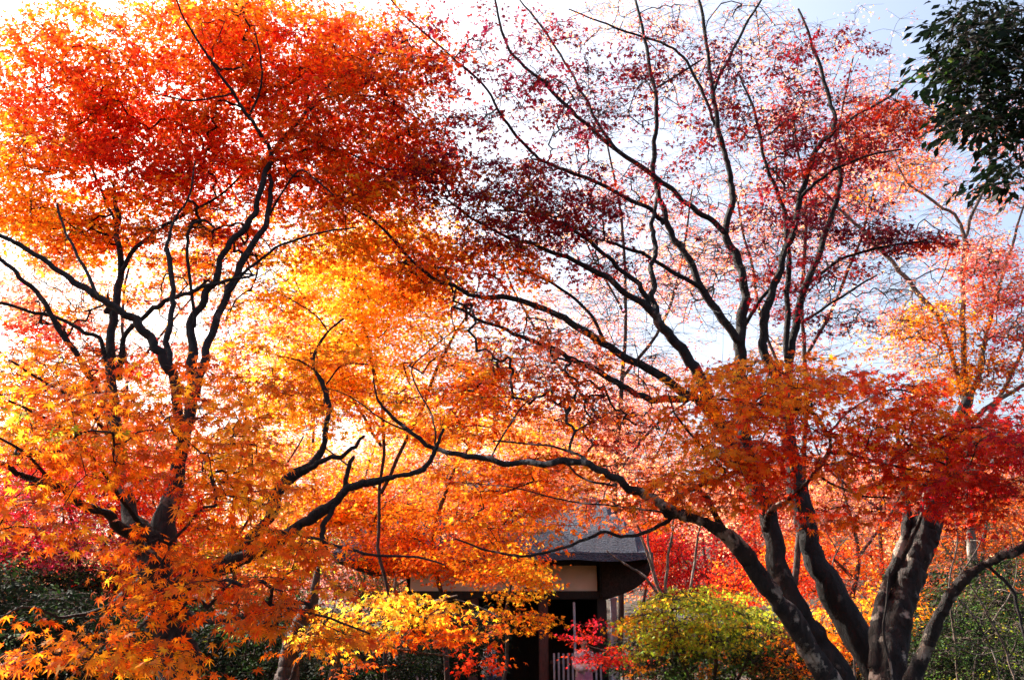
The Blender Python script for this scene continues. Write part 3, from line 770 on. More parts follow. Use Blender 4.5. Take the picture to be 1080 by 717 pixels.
    t.sprays([
        (760, 180, 200, 180, 8.0, 9.6, 520, None), (560, 160, 120, 140, 7.4, 8.8, 200, None), (880, 300, 90, 70, 8.4, 9.6, 150, None), (700, 300, 90, 70, 8.0, 9.6, 120, None),
        (500, 190, 85, 36, 6.9, 8.4, 78, {'wine': 4, 'rust': 3, 'plum': 2, 'red': 1}),
        (575, 215, 70, 42, 6.9, 8.8, 72, {'wine': 4, 'purple': 1, 'plum': 3, 'crimson': 2}),
        (540, 240, 70, 30, 6.9, 8.4, 50, {'wine': 3, 'rust': 3, 'red': 2}),
        (470, 130, 60, 50, 7.4, 8.6, 24, {'plum': 2, 'magenta': 2, 'wine': 2}),
        (560, 130, 70, 55, 7.4, 8.8, 36, {'plum': 2, 'crimson': 2, 'magenta': 2, 'wine': 2}),
        (480, 50, 80, 50, 7.2, 8.8, 34, {'red': 2, 'magenta': 2, 'plum': 2}),
        (570, 60, 70, 50, 7.6, 8.8, 34, {'magenta': 3, 'plum': 3, 'crimson': 2}),
        (640, 90, 50, 50, 7.6, 9.2, 20, D),
        (650, 160, 40, 30, 7.8, 9.0, 12, DR),
        (765, 80, 45, 40, 8.2, 9.6, 26, D),
        (790, 135, 50, 30, 8.2, 9.6, 26, DR),
        (740, 150, 40, 40, 8.2, 9.6, 10, DR),
        (880, 150, 65, 40, 8.2, 9.6, 62, DR), (800, 250, 60, 40, 8.2, 9.6, 14, D), (700, 110, 70, 60, 8.2, 9.6, 18, D), (820, 100, 60, 60, 8.2, 9.6, 22, D), (620, 250, 50, 40, 7.6, 9, 16, D),
        (930, 130, 50, 32, 8.0, 9.6, 44, {'red': 3, 'scarlet': 2, 'wine': 2}),
        (840, 200, 50, 35, 8.2, 9.6, 30, DR),
        (880, 232, 50, 25, 8.2, 9.6, 34, D),
        (940, 250, 45, 12, 8.4, 9.2, 28, D),
        (985, 256, 28, 7, 8.4, 9.0, 10, {'wine': 2, 'red': 2}),
        (880, 280, 45, 18, 8.4, 9.4, 12, DR),
        (830, 300, 40, 40, 8.2, 9.6, 18, DR),
        (850, 60, 50, 40, 8.2, 9.6, 16, DR),
        (900, 60, 40, 30, 8.2, 9.4, 8, DR),
        (680, 60, 50, 40, 8.0, 9.4, 14, DR),
        (600, 280, 50, 25, 7.2, 8.6, 12, DR),
        (700, 180, 60, 60, 8.0, 9.4, 8, DR),
        (870, 345, 40, 15, 8.6, 9.4, 8, D),
        (640, 440, 40, 30, 7.4, 8.2, 10, DR),
    ], T_MID, .064, (10, 22), .24, 'crown', twiglets=4, mult=1.6, mat_=M_DARKLEAF, thr=.02, nfreq=1.6, face=.3, droop=.35, cjit=.2)


purple_maple()


# ================================================================ TREES FARTHER BACK
def back_tree(label, px, Y, stems, clusters, leaf, per, srad, bark=None, tmpl=None, name='maple_tree', group='maples in the garden',
              thr=.05, nfreq=.6, twiglets=3, tip=.0026, mult=1.6, **kw):
    t = Tree(name, label, ground_at(px, Y), group=group, bark=bark or M_BARK_B)
    for i, s in enumerate(stems):
        t.limb(s, Y, Y + rng.uniform(-.3, .5), ground=(i == 0 or s[0][1] > 690), sides=7, rough=.06, wob=.012)
    t.finish()
    t.sprays(clusters, tmpl or T_FAR, leaf, per, srad, 'crown', twiglets=twiglets, thr=thr, nfreq=nfreq, tip_r=tip, mat_=M_FAR, face=.3, mult=mult, **kw)
    return t


# yellow maple between the two big ones
back_tree('bright yellow maple glowing behind the left maple, near the middle', 400, 11.0,
    [[(405, 730, 4), (408, 640, 3.6), (398, 560, 3.4), (405, 480, 3.2), (398, 400, 3.6), (380, 330, 2.8), (370, 260, 2)],
     [(402, 520, 4), (440, 440, 3.4), (470, 370, 2.8), (500, 320, 2)],
     [(402, 470, 3), (360, 400, 2.6), (320, 350, 2), (290, 320, 1.4)]],
    [(370, 330, 80, 55, 10, 12.5, 130, {'yellow': 4, 'gold': 3, 'amber': 1}),
     (430, 340, 75, 45, 10, 12.5, 110, {'yellow': 4, 'gold': 3}),
     (400, 270, 80, 45, 10, 12.5, 130, {'gold': 4, 'yellow': 3, 'amber': 2}),
     (330, 410, 60, 50, 10, 12.5, 90, {'gold': 3, 'amber': 3, 'yellow': 2}),
     (420, 410, 80, 40, 10, 12.5, 90, {'gold': 3, 'yellow': 3, 'amber': 2}),
     (290, 370, 50, 30, 10, 12, 20, {'gold': 3, 'coral': 1}),
     (480, 390, 60, 40, 10, 12, 50, {'yellow': 3, 'gold': 2, 'peach': 2})],
    .062, (34, 52), .42, tmpl=T_MID, thr=.06)

# orange maple in the middle, in front of the gate's roof
back_tree('orange maple with gold lower leaves standing left in front of the gate roof', 480, 13.0,
    [[(470, 730, 6), (468, 640, 5), (455, 580, 4.4), (470, 520, 3.6), (500, 460, 2.6)],
     [(457, 590, 3.5), (420, 540, 3), (380, 500, 2.2), (340, 470, 1.6)],
     [(465, 560, 3), (510, 530, 2.6), (570, 500, 2), (610, 480, 1.4)]],
    [(420, 530, 90, 45, 12, 14.5, 150, {'orange': 2, 'amber': 3, 'gold': 3, 'coral': 1}),
     (510, 530, 70, 50, 12, 14.5, 130, {'orange': 3, 'amber': 3, 'peach': 2, 'gold': 2}),
     (330, 520, 70, 45, 12, 14.5, 110, {'gold': 3, 'amber': 3, 'coral': 2}),
     (570, 500, 70, 40, 12, 14.5, 110, {'peach': 3, 'coral': 2, 'amber': 2}),
     (470, 465, 90, 35, 12, 14.5, 110, {'amber': 3, 'gold': 2, 'peach': 2}),
     (440, 580, 60, 24, 12, 13.5, 55, {'orange': 3, 'deep': 2, 'amber': 1}),
     (500, 590, 55, 22, 11.5, 13, 60, {'orange': 3, 'deep': 2, 'amber': 2})],
    .062, (30, 46), .46, tmpl=T_MID, thr=.05)

# small yellow maple by the gate post
back_tree('small yellow orange maple hanging before the left gate post', 545, 10.5,
    [[(530, 740, 4), (535, 690, 3.4), (534, 640, 2.6), (545, 600, 1.8)],
     [(534, 655, 2.2), (505, 640, 1.8), (480, 632, 1.2)]],
    [(548, 612, 24, 22, 10, 11, 26, {'yellow': 3, 'gold': 3, 'amber': 1}),
     (520, 602, 40, 16, 10, 11, 16, {'amber': 3, 'orange': 3}),
     (565, 604, 14, 16, 10, 11, 8, {'orange': 3, 'deep': 1}),
     (540, 655, 34, 14, 10, 11, 16, {'gold': 3, 'amber': 2, 'deep': 1})],
    .062, (16, 26), .28, tmpl=T_MID, thr=None, tip=.002)

# low yellow layer at bottom centre
back_tree('low spreading yellow and red maple by the bottom centre', 400, 8.2,
    [[(350, 760, 8), (352, 700, 6), (372, 668, 4.4), (420, 650, 3), (470, 648, 2)],
     [(365, 676, 3.4), (410, 684, 2.6), (460, 690, 1.8), (500, 694, 1.2)],
     [(356, 690, 3), (330, 668, 2.2), (310, 655, 1.4)]],
    [(395, 645, 60, 20, 7.6, 8.8, 58, {'yellow': 4, 'gold': 3, 'ygreen': 1}),
     (455, 642, 50, 18, 7.6, 8.8, 44, {'yellow': 3, 'gold': 3}),
     (370, 675, 50, 16, 7.6, 8.6, 34, {'gold': 3, 'yellow': 2, 'amber': 2}),
     (425, 672, 60, 13, 7.6, 8.6, 40, {'orange': 3, 'deep': 3, 'amber': 1}),
     (480, 662, 34, 16, 7.6, 8.6, 22, {'amber': 2, 'deep': 3}),
     (510, 692, 26, 14, 7.6, 8.4, 12, {'scarlet': 2, 'orange': 2}),
     (375, 702, 30, 12, 7.6, 8.4, 9, {'rust': 3, 'deep': 2})],
    .066, (11, 19), .26, tmpl=T_MID, thr=.08, nfreq=2.6, tip=.002, mult=.7)

# red maple far left
back_tree('crimson red maple behind the far left hedge', 80, 13.0,
    [[(95, 740, 6), (92, 660, 5), (84, 590, 4), (70, 530, 3), (60, 480, 2)], [(88, 610, 3), (120, 560, 2.4), (150, 520, 1.6)]],
    [(60, 530, 90, 45, 12.2, 14.5, 150, {'crimson': 3, 'magenta': 2, 'red': 2, 'scarlet': 1}),
     (150, 540, 60, 50, 12.2, 14.5, 90, {'red': 3, 'scarlet': 3, 'coral': 1}),
     (60, 580, 80, 24, 12.2, 14, 60, {'magenta': 3, 'crimson': 2, 'mauve': 1}),
     (110, 480, 90, 40, 12.2, 14, 70, {'scarlet': 2, 'coral': 2, 'red': 2}),
     (150, 600, 60, 30, 12.2, 14, 36, {'red': 3, 'scarlet': 2})],
    .065, (30, 44), .46, tmpl=T_MID)

# orange yellow maple behind the left trunk
back_tree('pale orange maple standing behind the left maple trunk', 250, 15.0,
    [[(255, 740, 6), (250, 650, 5), (245, 560, 4), (255, 480, 3), (262, 400, 2)], [(247, 570, 3), (290, 510, 2.4), (320, 460, 1.6)]],
    [(240, 520, 70, 60, 14, 16.5, 130, {'amber': 3, 'peach': 2, 'gold': 2, 'coral': 1}),
     (230, 420, 70, 50, 14, 16.5, 44, {'coral': 3, 'peach': 2, 'red': 1}),
     (150, 420, 60, 50, 14, 16.5, 44, {'coral': 2, 'peach': 2, 'amber': 2}),
     (260, 580, 70, 40, 14, 16.5, 70, {'ygreen': 2, 'amber': 3, 'coral': 2}),
     (240, 340, 50, 30, 14, 16.5, 12, {'coral': 3, 'peach': 2}),
     (70, 430, 80, 60, 14, 16.5, 60, {'amber': 3, 'orange': 2, 'peach': 1})],
    .07, (26, 40), .5)

# red maple behind the gate to the right
back_tree('vivid scarlet maple behind the pale stemmed tree right of the gate', 740, 24.0,
    [[(748, 740, 4), (748, 660, 3.4), (745, 600, 2.6), (740, 560, 1.6)], [(746, 630, 2.4), (715, 580, 1.8), (700, 555, 1)]],
    [(735, 590, 65, 42, 22.5, 25.5, 230, {'red': 2, 'crimson': 4}),
     (690, 570, 30, 36, 22.5, 25.5, 60, {'scarlet': 3, 'red': 2, 'coral': 1}),
     (805, 570, 40, 36, 22.5, 25.5, 80, {'red': 3, 'scarlet': 3, 'coral': 1})],
    .085, (26, 38), .55)

# pale stemmed young tree right of the gate
t = Tree('young_tree', 'young multi stemmed tree with pale sunlit stems right of the gate roof', ground_at(700, 16), group='maples in the garden', bark=M_BARK_P)
t.limb([(703, 720, 4), (700, 655, 4), (697, 630, 3.8), (688, 600, 3), (678, 570, 2.4), (668, 545, 2), (655, 520, 1.3)], 16, 16, ground=True)
t.limb([(700, 640, 3), (690, 600, 2.6), (682, 560, 2.2), (676, 535, 1.6), (670, 505, 1.1)], 16, 16.3)
t.limb([(702, 650, 3.2), (703, 600, 2.8), (709, 565, 2.4), (712, 540, 1.8), (722, 505, 1.2)], 16, 15.8)
t.limb([(718, 720, 3.4), (722, 650, 3), (730, 610, 2.6), (735, 575, 2.2), (740, 550, 1.8), (752, 510, 1.2)], 16.2, 16, ground=True)
t.limb([(698, 632, 2.6), (684, 612, 2.6), (668, 600, 2.4), (652, 590, 1.8), (640, 580, 1.2)], 16, 15.6)
t.finish()
t.sprays([(660, 500, 60, 30, 15.4, 16.8, 42, {'coral': 3, 'peach': 3, 'deep': 1}), (720, 500, 50, 30, 15.4, 16.8, 30, {'coral': 3, 'deep': 2, 'scarlet': 1}),
          (760, 560, 30, 30, 15.6, 16.8, 12, {'peach': 2, 'coral': 2})],
         T_FAR, .066, (14, 24), .4, 'crown', twiglets=3, mat_=M_FAR, thr=None)

# coral maples behind the purple one; backlit fading painted as pale pink leaves
CP = {'coral': 3, 'pink': 3, 'peach': 2, 'scarlet': .8}
back_tree('pale pink orange maple with bare twigs behind the middle of the tall dark maple', 640, 25.5,
    [[(650, 730, 7), (655, 620, 6), (648, 520, 5), (655, 420, 4.4), (660, 330, 3.4), (655, 230, 2.6), (640, 150, 1.8)],
     [(652, 460, 4), (600, 400, 3.4), (560, 340, 2.6), (530, 280, 1.8)],
     [(655, 400, 3.6), (700, 340, 3), (720, 270, 2.4), (730, 200, 1.6)],
     [(658, 330, 2.6), (620, 260, 2), (600, 200, 1.4)],
     [(650, 500, 3.2), (690, 450, 2.8), (730, 420, 2)]],
    [(640, 470, 80, 50, 24.8, 28, 130, {'coral': 3, 'peach': 3, 'pink': 1, 'orange': 1}),
     (650, 400, 80, 45, 24.8, 28, 90, {'coral': 3, 'pink': 2, 'peach': 2}),
     (560, 420, 60, 40, 24.8, 28, 60, {'peach': 3, 'coral': 2, 'gold': 1}),
     (600, 330, 80, 50, 24.8, 28, 70, CP), (650, 280, 130, 130, 24.8, 28, 130, CP), (640, 300, 130, 120, 24.8, 28, 110, None), (690, 320, 60, 50, 24.8, 28, 40, CP),
     (640, 230, 70, 60, 24.8, 28, 36, CP), (600, 130, 80, 60, 24.8, 28, 30, CP), (710, 230, 40, 60, 24.8, 28, 12, CP)],
    .095, (18, 30), .7, bark=M_BARK_B, twiglets=4, tip=.004)
back_tree('pale coral maple behind the upper right of the tall dark maple', 850, 16.0,
    [[(835, 730, 8), (838, 620, 7), (846, 520, 5.6), (850, 420, 4.6), (846, 320, 3.8), (850, 220, 3), (835, 120, 2)],
     [(850, 440, 4), (810, 360, 3.4), (790, 270, 2.6), (770, 180, 1.8)],
     [(848, 380, 3.6), (890, 300, 3), (920, 210, 2.4), (940, 130, 1.6)],
     [(850, 240, 2.4), (880, 150, 2), (900, 60, 1.4)]],
    [(850, 250, 90, 70, 15, 17.5, 110, CP), (850, 200, 250, 200, 15, 17.5, 230, CP), (780, 300, 120, 60, 15, 17.5, 60, CP), (850, 250, 200, 150, 15, 17.5, 120, None), (790, 130, 70, 80, 15, 17.5, 48, CP), (870, 110, 80, 70, 15, 17.5, 90, {'coral': 3, 'pink': 3, 'scarlet': 1}),
     (950, 140, 60, 50, 15, 17.5, 120, {'coral': 3, 'orange': 2, 'peach': 2, 'scarlet': 1}), (800, 40, 60, 40, 15, 17.5, 26, CP), (720, 60, 60, 60, 15, 17.5, 30, CP),
     (900, 190, 60, 40, 15, 17.5, 70, {'coral': 3, 'scarlet': 2, 'peach': 1}), (820, 350, 60, 40, 15, 17.5, 30, CP), (760, 230, 40, 40, 15, 17.5, 8, CP), (640, 30, 80, 30, 15, 17.5, 40, CP)],
    .07, (14, 26), .48, twiglets=4, tip=.004)
back_tree('slender tall maple with orange middle leaves at the right edge', 1020, 13.0,
    [[(1035, 730, 10), (1028, 620, 9), (1022, 520, 8), (1018, 430, 7), (1017, 357, 5.6), (1015, 300, 4.8), (1017, 250, 4.2), (1009, 230, 3.2), (985, 212, 2.8), (955, 190, 2.2), (940, 160, 1.4)],
     [(1017, 252, 3.4), (1027, 223, 3), (1040, 198, 2.8), (1046, 160, 2), (1060, 110, 1.4)],
     [(1018, 440, 6), (1030, 400, 5.4), (1038, 370, 5), (1044, 338, 4.4), (1054, 305, 3.6), (1070, 250, 2.6), (1085, 200, 1.6)],
     [(1016, 420, 5), (1002, 370, 5), (990, 335, 5.4), (965, 302, 4.8), (940, 276, 4.2), (915, 248, 3.6), (880, 215, 2.6), (850, 180, 1.6)],
     [(1024, 444, 5), (1050, 424, 4.4), (1085, 400, 4), (1120, 370, 3)],
     [(1022, 470, 5), (1040, 440, 4.6), (1064, 404, 4), (1080, 360, 3)],
     [(1010, 250, 2), (990, 300, 1)]],
    [(990, 340, 50, 25, 12.2, 13.6, 60, {'amber': 3, 'gold': 2, 'orange': 2}), (1020, 390, 45, 30, 12.2, 13.8, 60, {'amber': 3, 'gold': 2, 'rust': 1}),
     (1010, 300, 80, 90, 12.2, 13.8, 90, None), (1050, 290, 40, 40, 12.2, 13.8, 60, {'red': 2, 'coral': 3, 'orange': 1, 'pink': 1}), (1020, 270, 50, 25, 12.2, 13.8, 50, {'coral': 3, 'pink': 2, 'red': 1}),
     (1060, 220, 40, 40, 12.2, 13.8, 30, {'coral': 3, 'pink': 2}), (960, 360, 50, 30, 12.2, 13.8, 26, {'peach': 2, 'coral': 2, 'amber': 1}),
     (1060, 380, 40, 40, 12.2, 13.8, 40, {'rust': 2, 'wine': 2, 'coral': 1}), (960, 200, 60, 40, 12.2, 13.8, 40, {'coral': 2, 'orange': 1, 'pink': 1}),
     (930, 320, 50, 40, 12.2, 13.8, 20, CP), (1060, 340, 30, 30, 12.2, 13.8, 20, {'coral': 2, 'magenta': 1}), (1050, 130, 40, 50, 12.2, 13.8, 30, {'coral': 2, 'pink': 1})],
    .066, (14, 26), .36, bark=M_BARK_P, twiglets=4, tip=.003)

# orange trees low behind the right clump
back_tree('fiery orange maple seen between the right clump of dark stems', 890, 19.0,
    [[(900, 730, 6), (898, 640, 5), (905, 580, 4), (890, 520, 3), (880, 480, 2)], [(900, 610, 3.4), (850, 560, 2.6), (830, 520, 1.6)], [(904, 590, 3), (940, 540, 2), (960, 500, 1.4)]],
    [(880, 600, 80, 45, 18, 21, 200, {'scarlet': 3, 'orange': 3, 'deep': 2, 'coral': 1}), (900, 540, 70, 30, 18, 21, 70, {'coral': 2, 'mauve': 2, 'deep': 1, 'brown': 1}),
     (800, 620, 50, 40, 18, 21, 80, {'scarlet': 2, 'orange': 2, 'red': 2}), (840, 680, 60, 34, 17, 20, 80, {'deep': 2, 'orange': 2, 'amber': 1})],
    .075, (24, 36), .5)
back_tree('rusty brown maple behind the curved limb at the right edge', 1040, 17.0,
    [[(1046, 740, 6), (1044, 660, 5), (1036, 600, 4), (1040, 540, 3)], [(1042, 620, 3), (1080, 570, 2)]],
    [(1040, 560, 60, 40, 16, 19, 100, {'rust': 3, 'brown': 3, 'deep': 2, 'mgreen': 1}), (980, 600, 40, 40, 16, 19, 60, {'rust': 2, 'coral': 1, 'orange': 2, 'mgreen': 1}),
     (1080, 520, 50, 50, 16, 19, 60, {'brown': 2, 'rust': 2, 'mauve': 1})],
    .07, (22, 34), .45)
back_tree('small golden maple shining between the lowest dark stems', 905, 11.0,
    [[(905, 760, 4), (906, 700, 3.4), (900, 660, 2.4), (890, 630, 1.6)], [(906, 700, 2.4), (935, 665, 1.4)]],
    [(900, 665, 45, 35, 10.4, 11.8, 60, {'gold': 3, 'amber': 3, 'yellow': 1, 'orange': 1}), (860, 690, 40, 30, 10.4, 11.8, 30, {'amber': 2, 'orange': 2}),
     (935, 640, 30, 25, 10.4, 11.8, 24, {'gold': 2, 'amber': 2})],
    .06, (16, 26), .3, tmpl=T_MID, thr=None, tip=.002)

back_tree('broad golden peach maple filling the gap behind the long bent limb', 330, 20.0,
    [[(335, 720, 5), (333, 640, 4.4), (338, 560, 3.6), (330, 480, 3), (335, 400, 2)], [(337, 580, 3), (380, 520, 2.4), (400, 450, 1.6)], [(334, 540, 3), (290, 480, 2.2), (270, 430, 1.4)]],
    [(340, 500, 90, 60, 18.5, 21.5, 150, {'peach': 3, 'amber': 2, 'gold': 3, 'coral': 1}), (430, 480, 80, 60, 18.5, 21.5, 120, {'gold': 3, 'peach': 3, 'coral': 1}),
     (360, 400, 80, 50, 18.5, 21.5, 90, {'gold': 3, 'yellow': 2, 'coral': 1}), (250, 480, 60, 60, 18.5, 21.5, 70, {'peach': 2, 'coral': 3})],
    .085, (26, 38), .6)
back_tree('broad coral maple filling the gap above the right end of the gate roof', 620, 28.0,
    [[(625, 720, 5), (622, 640, 4.4), (626, 560, 3.6), (620, 480, 3), (628, 400, 2)], [(624, 560, 3), (680, 500, 2.4), (710, 440, 1.6)], [(624, 520, 3), (570, 460, 2.2), (540, 420, 1.4)]],
    [(600, 480, 80, 60, 26.5, 30, 130, {'peach': 3, 'coral': 3, 'amber': 1}), (690, 490, 70, 60, 26.5, 30, 120, {'coral': 3, 'deep': 1, 'peach': 2}),
     (660, 410, 80, 40, 26.5, 30, 70, {'coral': 3, 'pink': 2, 'peach': 1}), (530, 470, 60, 50, 26.5, 30, 70, {'peach': 3, 'gold': 2})],
    .11, (24, 36), .8)
back_tree('broad rusty coral tree closing the view behind the right clump of stems', 930, 25.0,
    [[(930, 720, 5), (933, 640, 4.4), (928, 560, 3.6), (935, 480, 3)], [(930, 560, 3), (980, 510, 2.4), (1010, 460, 1.6)], [(930, 540, 3), (870, 490, 2.2), (850, 440, 1.4)]],
    [(900, 520, 100, 60, 23.5, 26.5, 150, {'coral': 2, 'mauve': 4, 'rust': 2}), (1010, 510, 80, 60, 23.5, 26.5, 110, {'brown': 3, 'mauve': 3, 'rust': 1}),
     (960, 440, 90, 34, 23.5, 26.5, 34, {'mauve': 2, 'pink': 2}), (800, 500, 50, 60, 23.5, 26.5, 70, {'coral': 2, 'rust': 2})],
    .10, (24, 36), .7)
back_tree('broad orange maple behind the hedge at the left edge', 0, 19.0,
    [[(10, 720, 5), (12, 640, 4.4), (5, 560, 3.6), (10, 480, 3)], [(10, 560, 3), (60, 510, 2.4), (100, 460, 1.6)]],
    [(20, 470, 90, 50, 17.5, 20.5, 120, {'amber': 3, 'coral': 2, 'orange': 2}), (120, 460, 80, 60, 17.5, 20.5, 110, {'coral': 3, 'peach': 2, 'orange': 1}), (30, 560, 80, 40, 17.5, 20.5, 60, {'mauve': 2, 'crimson': 2})],
    .085, (24, 36), .6)

back_tree('airy pink and amber maple behind the upper limbs of the left maple', 130, 17.0,
    [[(130, 720, 5), (134, 620, 4.6), (128, 520, 4), (135, 420, 3.4), (130, 330, 2.8), (140, 250, 1.8)], [(132, 440, 3), (80, 370, 2.4), (40, 310, 1.6)], [(132, 400, 3), (190, 330, 2.2), (240, 270, 1.4)]],
    [(60, 290, 80, 60, 15.8, 18.2, 60, {'coral': 3, 'amber': 2, 'peach': 2}), (160, 320, 90, 50, 15.8, 18.2, 60, {'coral': 3, 'gold': 2, 'peach': 2}), (260, 300, 70, 60, 15.8, 18.2, 60, {'gold': 3, 'peach': 2, 'amber': 2}),
     (50, 370, 80, 30, 15.8, 18.2, 50, {'coral': 3, 'red': 1, 'peach': 1}), (200, 390, 80, 40, 15.8, 18.2, 50, {'coral': 3, 'peach': 2}), (150, 310, 150, 70, 15.8, 18.2, 80, None)],
    .07, (22, 34), .5, tip=.003)
back_tree('low brown and olive tree closing the gap left of the gate', 380, 26.0,
    [[(384, 700, 4), (380, 650, 3.4), (384, 610, 2.6), (380, 580, 1.6)], [(382, 640, 2.6), (430, 610, 1.8)], [(382, 640, 2.6), (340, 605, 1.8)]],
    [(330, 610, 80, 46, 25, 28, 120, {'brown': 3, 'mgreen': 2, 'rust': 2}), (430, 610, 60, 46, 25, 28, 90, {'brown': 3, 'mgreen': 2, 'rust': 2}), (240, 610, 70, 46, 25, 28, 90, {'brown': 2, 'mgreen': 3})],
    .11, (20, 30), .7, group='trees beyond the gate')

# closing row of trees further back
row = [
    (-60, 28, 500, 'orange', 'leftmost tree'), (40, 30, 430, 'coral', ''), (150, 27, 450, 'amber', ''), (270, 29, 440, 'gold', ''),
    (380, 32, 470, 'peach', ''), (480, 28, 450, 'amber', ''), (590, 31, 470, 'coral', ''), (680, 33, 480, 'deep', ''),
    (790, 29, 490, 'mauve', ''), (880, 34, 500, 'brown', ''), (970, 30, 500, 'coral', ''), (1060, 32, 490, 'rust', ''), (1150, 28, 470, 'brown', '')]
rl = ['distant orange maple beyond the left edge of the hedge', 'distant coral maple seen through the left maple\'s lower leaves',
      'distant amber maple behind the thick left trunk', 'distant golden maple right of the thick left trunk',
      'distant peach maple behind the long bent limb', 'distant amber maple above the left end of the gate roof',
      'distant coral maple rising behind the gate roof', 'distant deep orange maple behind the right end of the gate roof',
      'distant mauve tree behind the crimson maple right of the gate', 'distant brown tree seen between the dark stems at right',
      'distant coral tree behind the thickest right trunk', 'distant rusty tree behind the curved pale limb', 'distant brown tree at the right edge']
for (px, Y, top, c, _), lb in zip(row, rl):
    mixc = {c: 4, 'coral': 1, 'peach': 1, 'brown': 1, 'amber': 1}
    mid = (top + 640) / 2
    back_tree(lb, px, Y,
        [[(px + 3, 700, 4), (px - 2, 640, 3.4), (px + 6, 580, 2.8), (px + 2, top + 40, 1.6)], [(px, 610, 2), (px + 30, 560, 1.4), (px + 40, 520, 1)], [(px, 600, 2), (px - 32, 550, 1.4)]],
        [(px, mid, 66, (640 - top) / 2, Y - 1.6, Y + 1.6, 150, mixc), (px, top + 40, 44, 36, Y - 1.5, Y + 1.5, 40, mixc)],
        .11, (16, 24), .75, thr=.02, nfreq=.5, twiglets=2, tip=.006, group='trees beyond the gate')


# ================================================================ EVERGREENS AND SHRUBS
def evergreen():
    t = Tree('evergreen_tree', 'dark glossy evergreen reaching in at the top right corner', Vector((5.4, 6.2, terrain(5.4, 6.2))), cat='tree', bark=M_BARK_B)
    t.limb([(1330, 560, 14), (1320, 400, 13), (1290, 200, 11), (1270, 60, 9), (1260, -60, 7)], 6.2, 5.6, ground=True, gxy=(5.4, 6.2), sides=12)
    t.limb([(1285, 180, 7), (1200, 120, 5), (1130, 85, 4), (1080, 72, 3.4), (1050, 76, 3), (1020, 92, 2), (1000, 100, 1.4)], 5.8, 5.2)
    t.limb([(1275, 60, 6), (1180, 20, 4), (1100, 10, 3), (1050, 20, 2), (1010, 35, 1.3)], 5.7, 5.3)
    t.limb([(1130, 85, 3), (1090, 120, 2.4), (1060, 150, 1.8), (1040, 160, 1.2)], 5.5, 5.1)
    t.limb([(1040, 76, 2), (1040, 60, 2), (1043, 45, 1.6)], 5.1, 5.1)
    t.finish()
    G = {'dgreen': 1}
    t.sprays([(1050, 30, 48, 40, 5.0, 5.9, 95, G), (1055, 95, 45, 48, 5.0, 5.9, 105, G), (1010, 55, 28, 30, 5.0, 5.7, 34, G), (1000, 80, 22, 14, 5.0, 5.5, 12, {'mgreen': 2, 'dgreen': 2, 'green': 1}),
              (1020, 130, 24, 18, 5.0, 5.6, 16, {'dgreen': 1}), (1068, 170, 26, 34, 5.0, 5.7, 32, {'dgreen': 1}), (1120, 60, 50, 80, 5.0, 6.2, 60, G), (985, 55, 10, 9, 5.2, 5.4, 3, G)],
             T_OVAL, .14, (7, 12), .21, 'crown', twiglets=4, mat_=M_EVER, thr=None, face=.5, tilt=.8, flat=.10, tip_r=.002)


evergreen()


def shrub(name, label, px, Y, clusters, leaf, per, srad, stems, tmpl=T_OVAL, mat_=None, group='garden shrubs', face=.35, twiglets=2, mult=1.7, **kw):
    t = Tree(name, label, ground_at(px, Y), cat='shrub', group=group, bark=M_BARK_B)
    for s in stems:
        t.limb(s, Y, Y, ground=True, sides=6, gxy=(P(px, 717, Y).x + rng.uniform(-.2, .2), Y))
    t.finish()
    t.sprays(clusters, tmpl, leaf, per, srad, 'foliage', twiglets=twiglets, mat_=mat_ or M_EVER, thr=None, tilt=.8, face=face, tip_r=.003, mult=mult, **kw)


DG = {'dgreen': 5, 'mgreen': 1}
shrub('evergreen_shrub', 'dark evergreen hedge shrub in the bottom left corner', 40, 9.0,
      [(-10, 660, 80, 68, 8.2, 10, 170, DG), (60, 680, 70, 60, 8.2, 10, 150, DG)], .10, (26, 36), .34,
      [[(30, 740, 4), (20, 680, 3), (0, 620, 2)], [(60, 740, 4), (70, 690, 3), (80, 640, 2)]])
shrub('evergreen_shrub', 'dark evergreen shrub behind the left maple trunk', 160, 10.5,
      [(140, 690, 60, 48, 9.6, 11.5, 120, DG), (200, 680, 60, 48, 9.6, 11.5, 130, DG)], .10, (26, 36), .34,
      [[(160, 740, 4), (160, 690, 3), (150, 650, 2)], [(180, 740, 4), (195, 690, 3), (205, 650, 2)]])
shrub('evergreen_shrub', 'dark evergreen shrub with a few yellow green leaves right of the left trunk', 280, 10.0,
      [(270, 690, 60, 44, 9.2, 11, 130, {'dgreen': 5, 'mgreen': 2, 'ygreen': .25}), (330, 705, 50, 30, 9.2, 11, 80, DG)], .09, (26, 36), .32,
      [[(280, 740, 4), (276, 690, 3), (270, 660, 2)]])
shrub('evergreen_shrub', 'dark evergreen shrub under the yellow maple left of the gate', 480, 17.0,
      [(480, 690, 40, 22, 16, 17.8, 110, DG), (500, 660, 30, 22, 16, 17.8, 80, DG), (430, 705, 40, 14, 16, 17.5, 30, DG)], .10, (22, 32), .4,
      [[(480, 740, 3), (482, 700, 2.4), (486, 670, 1.6)]])
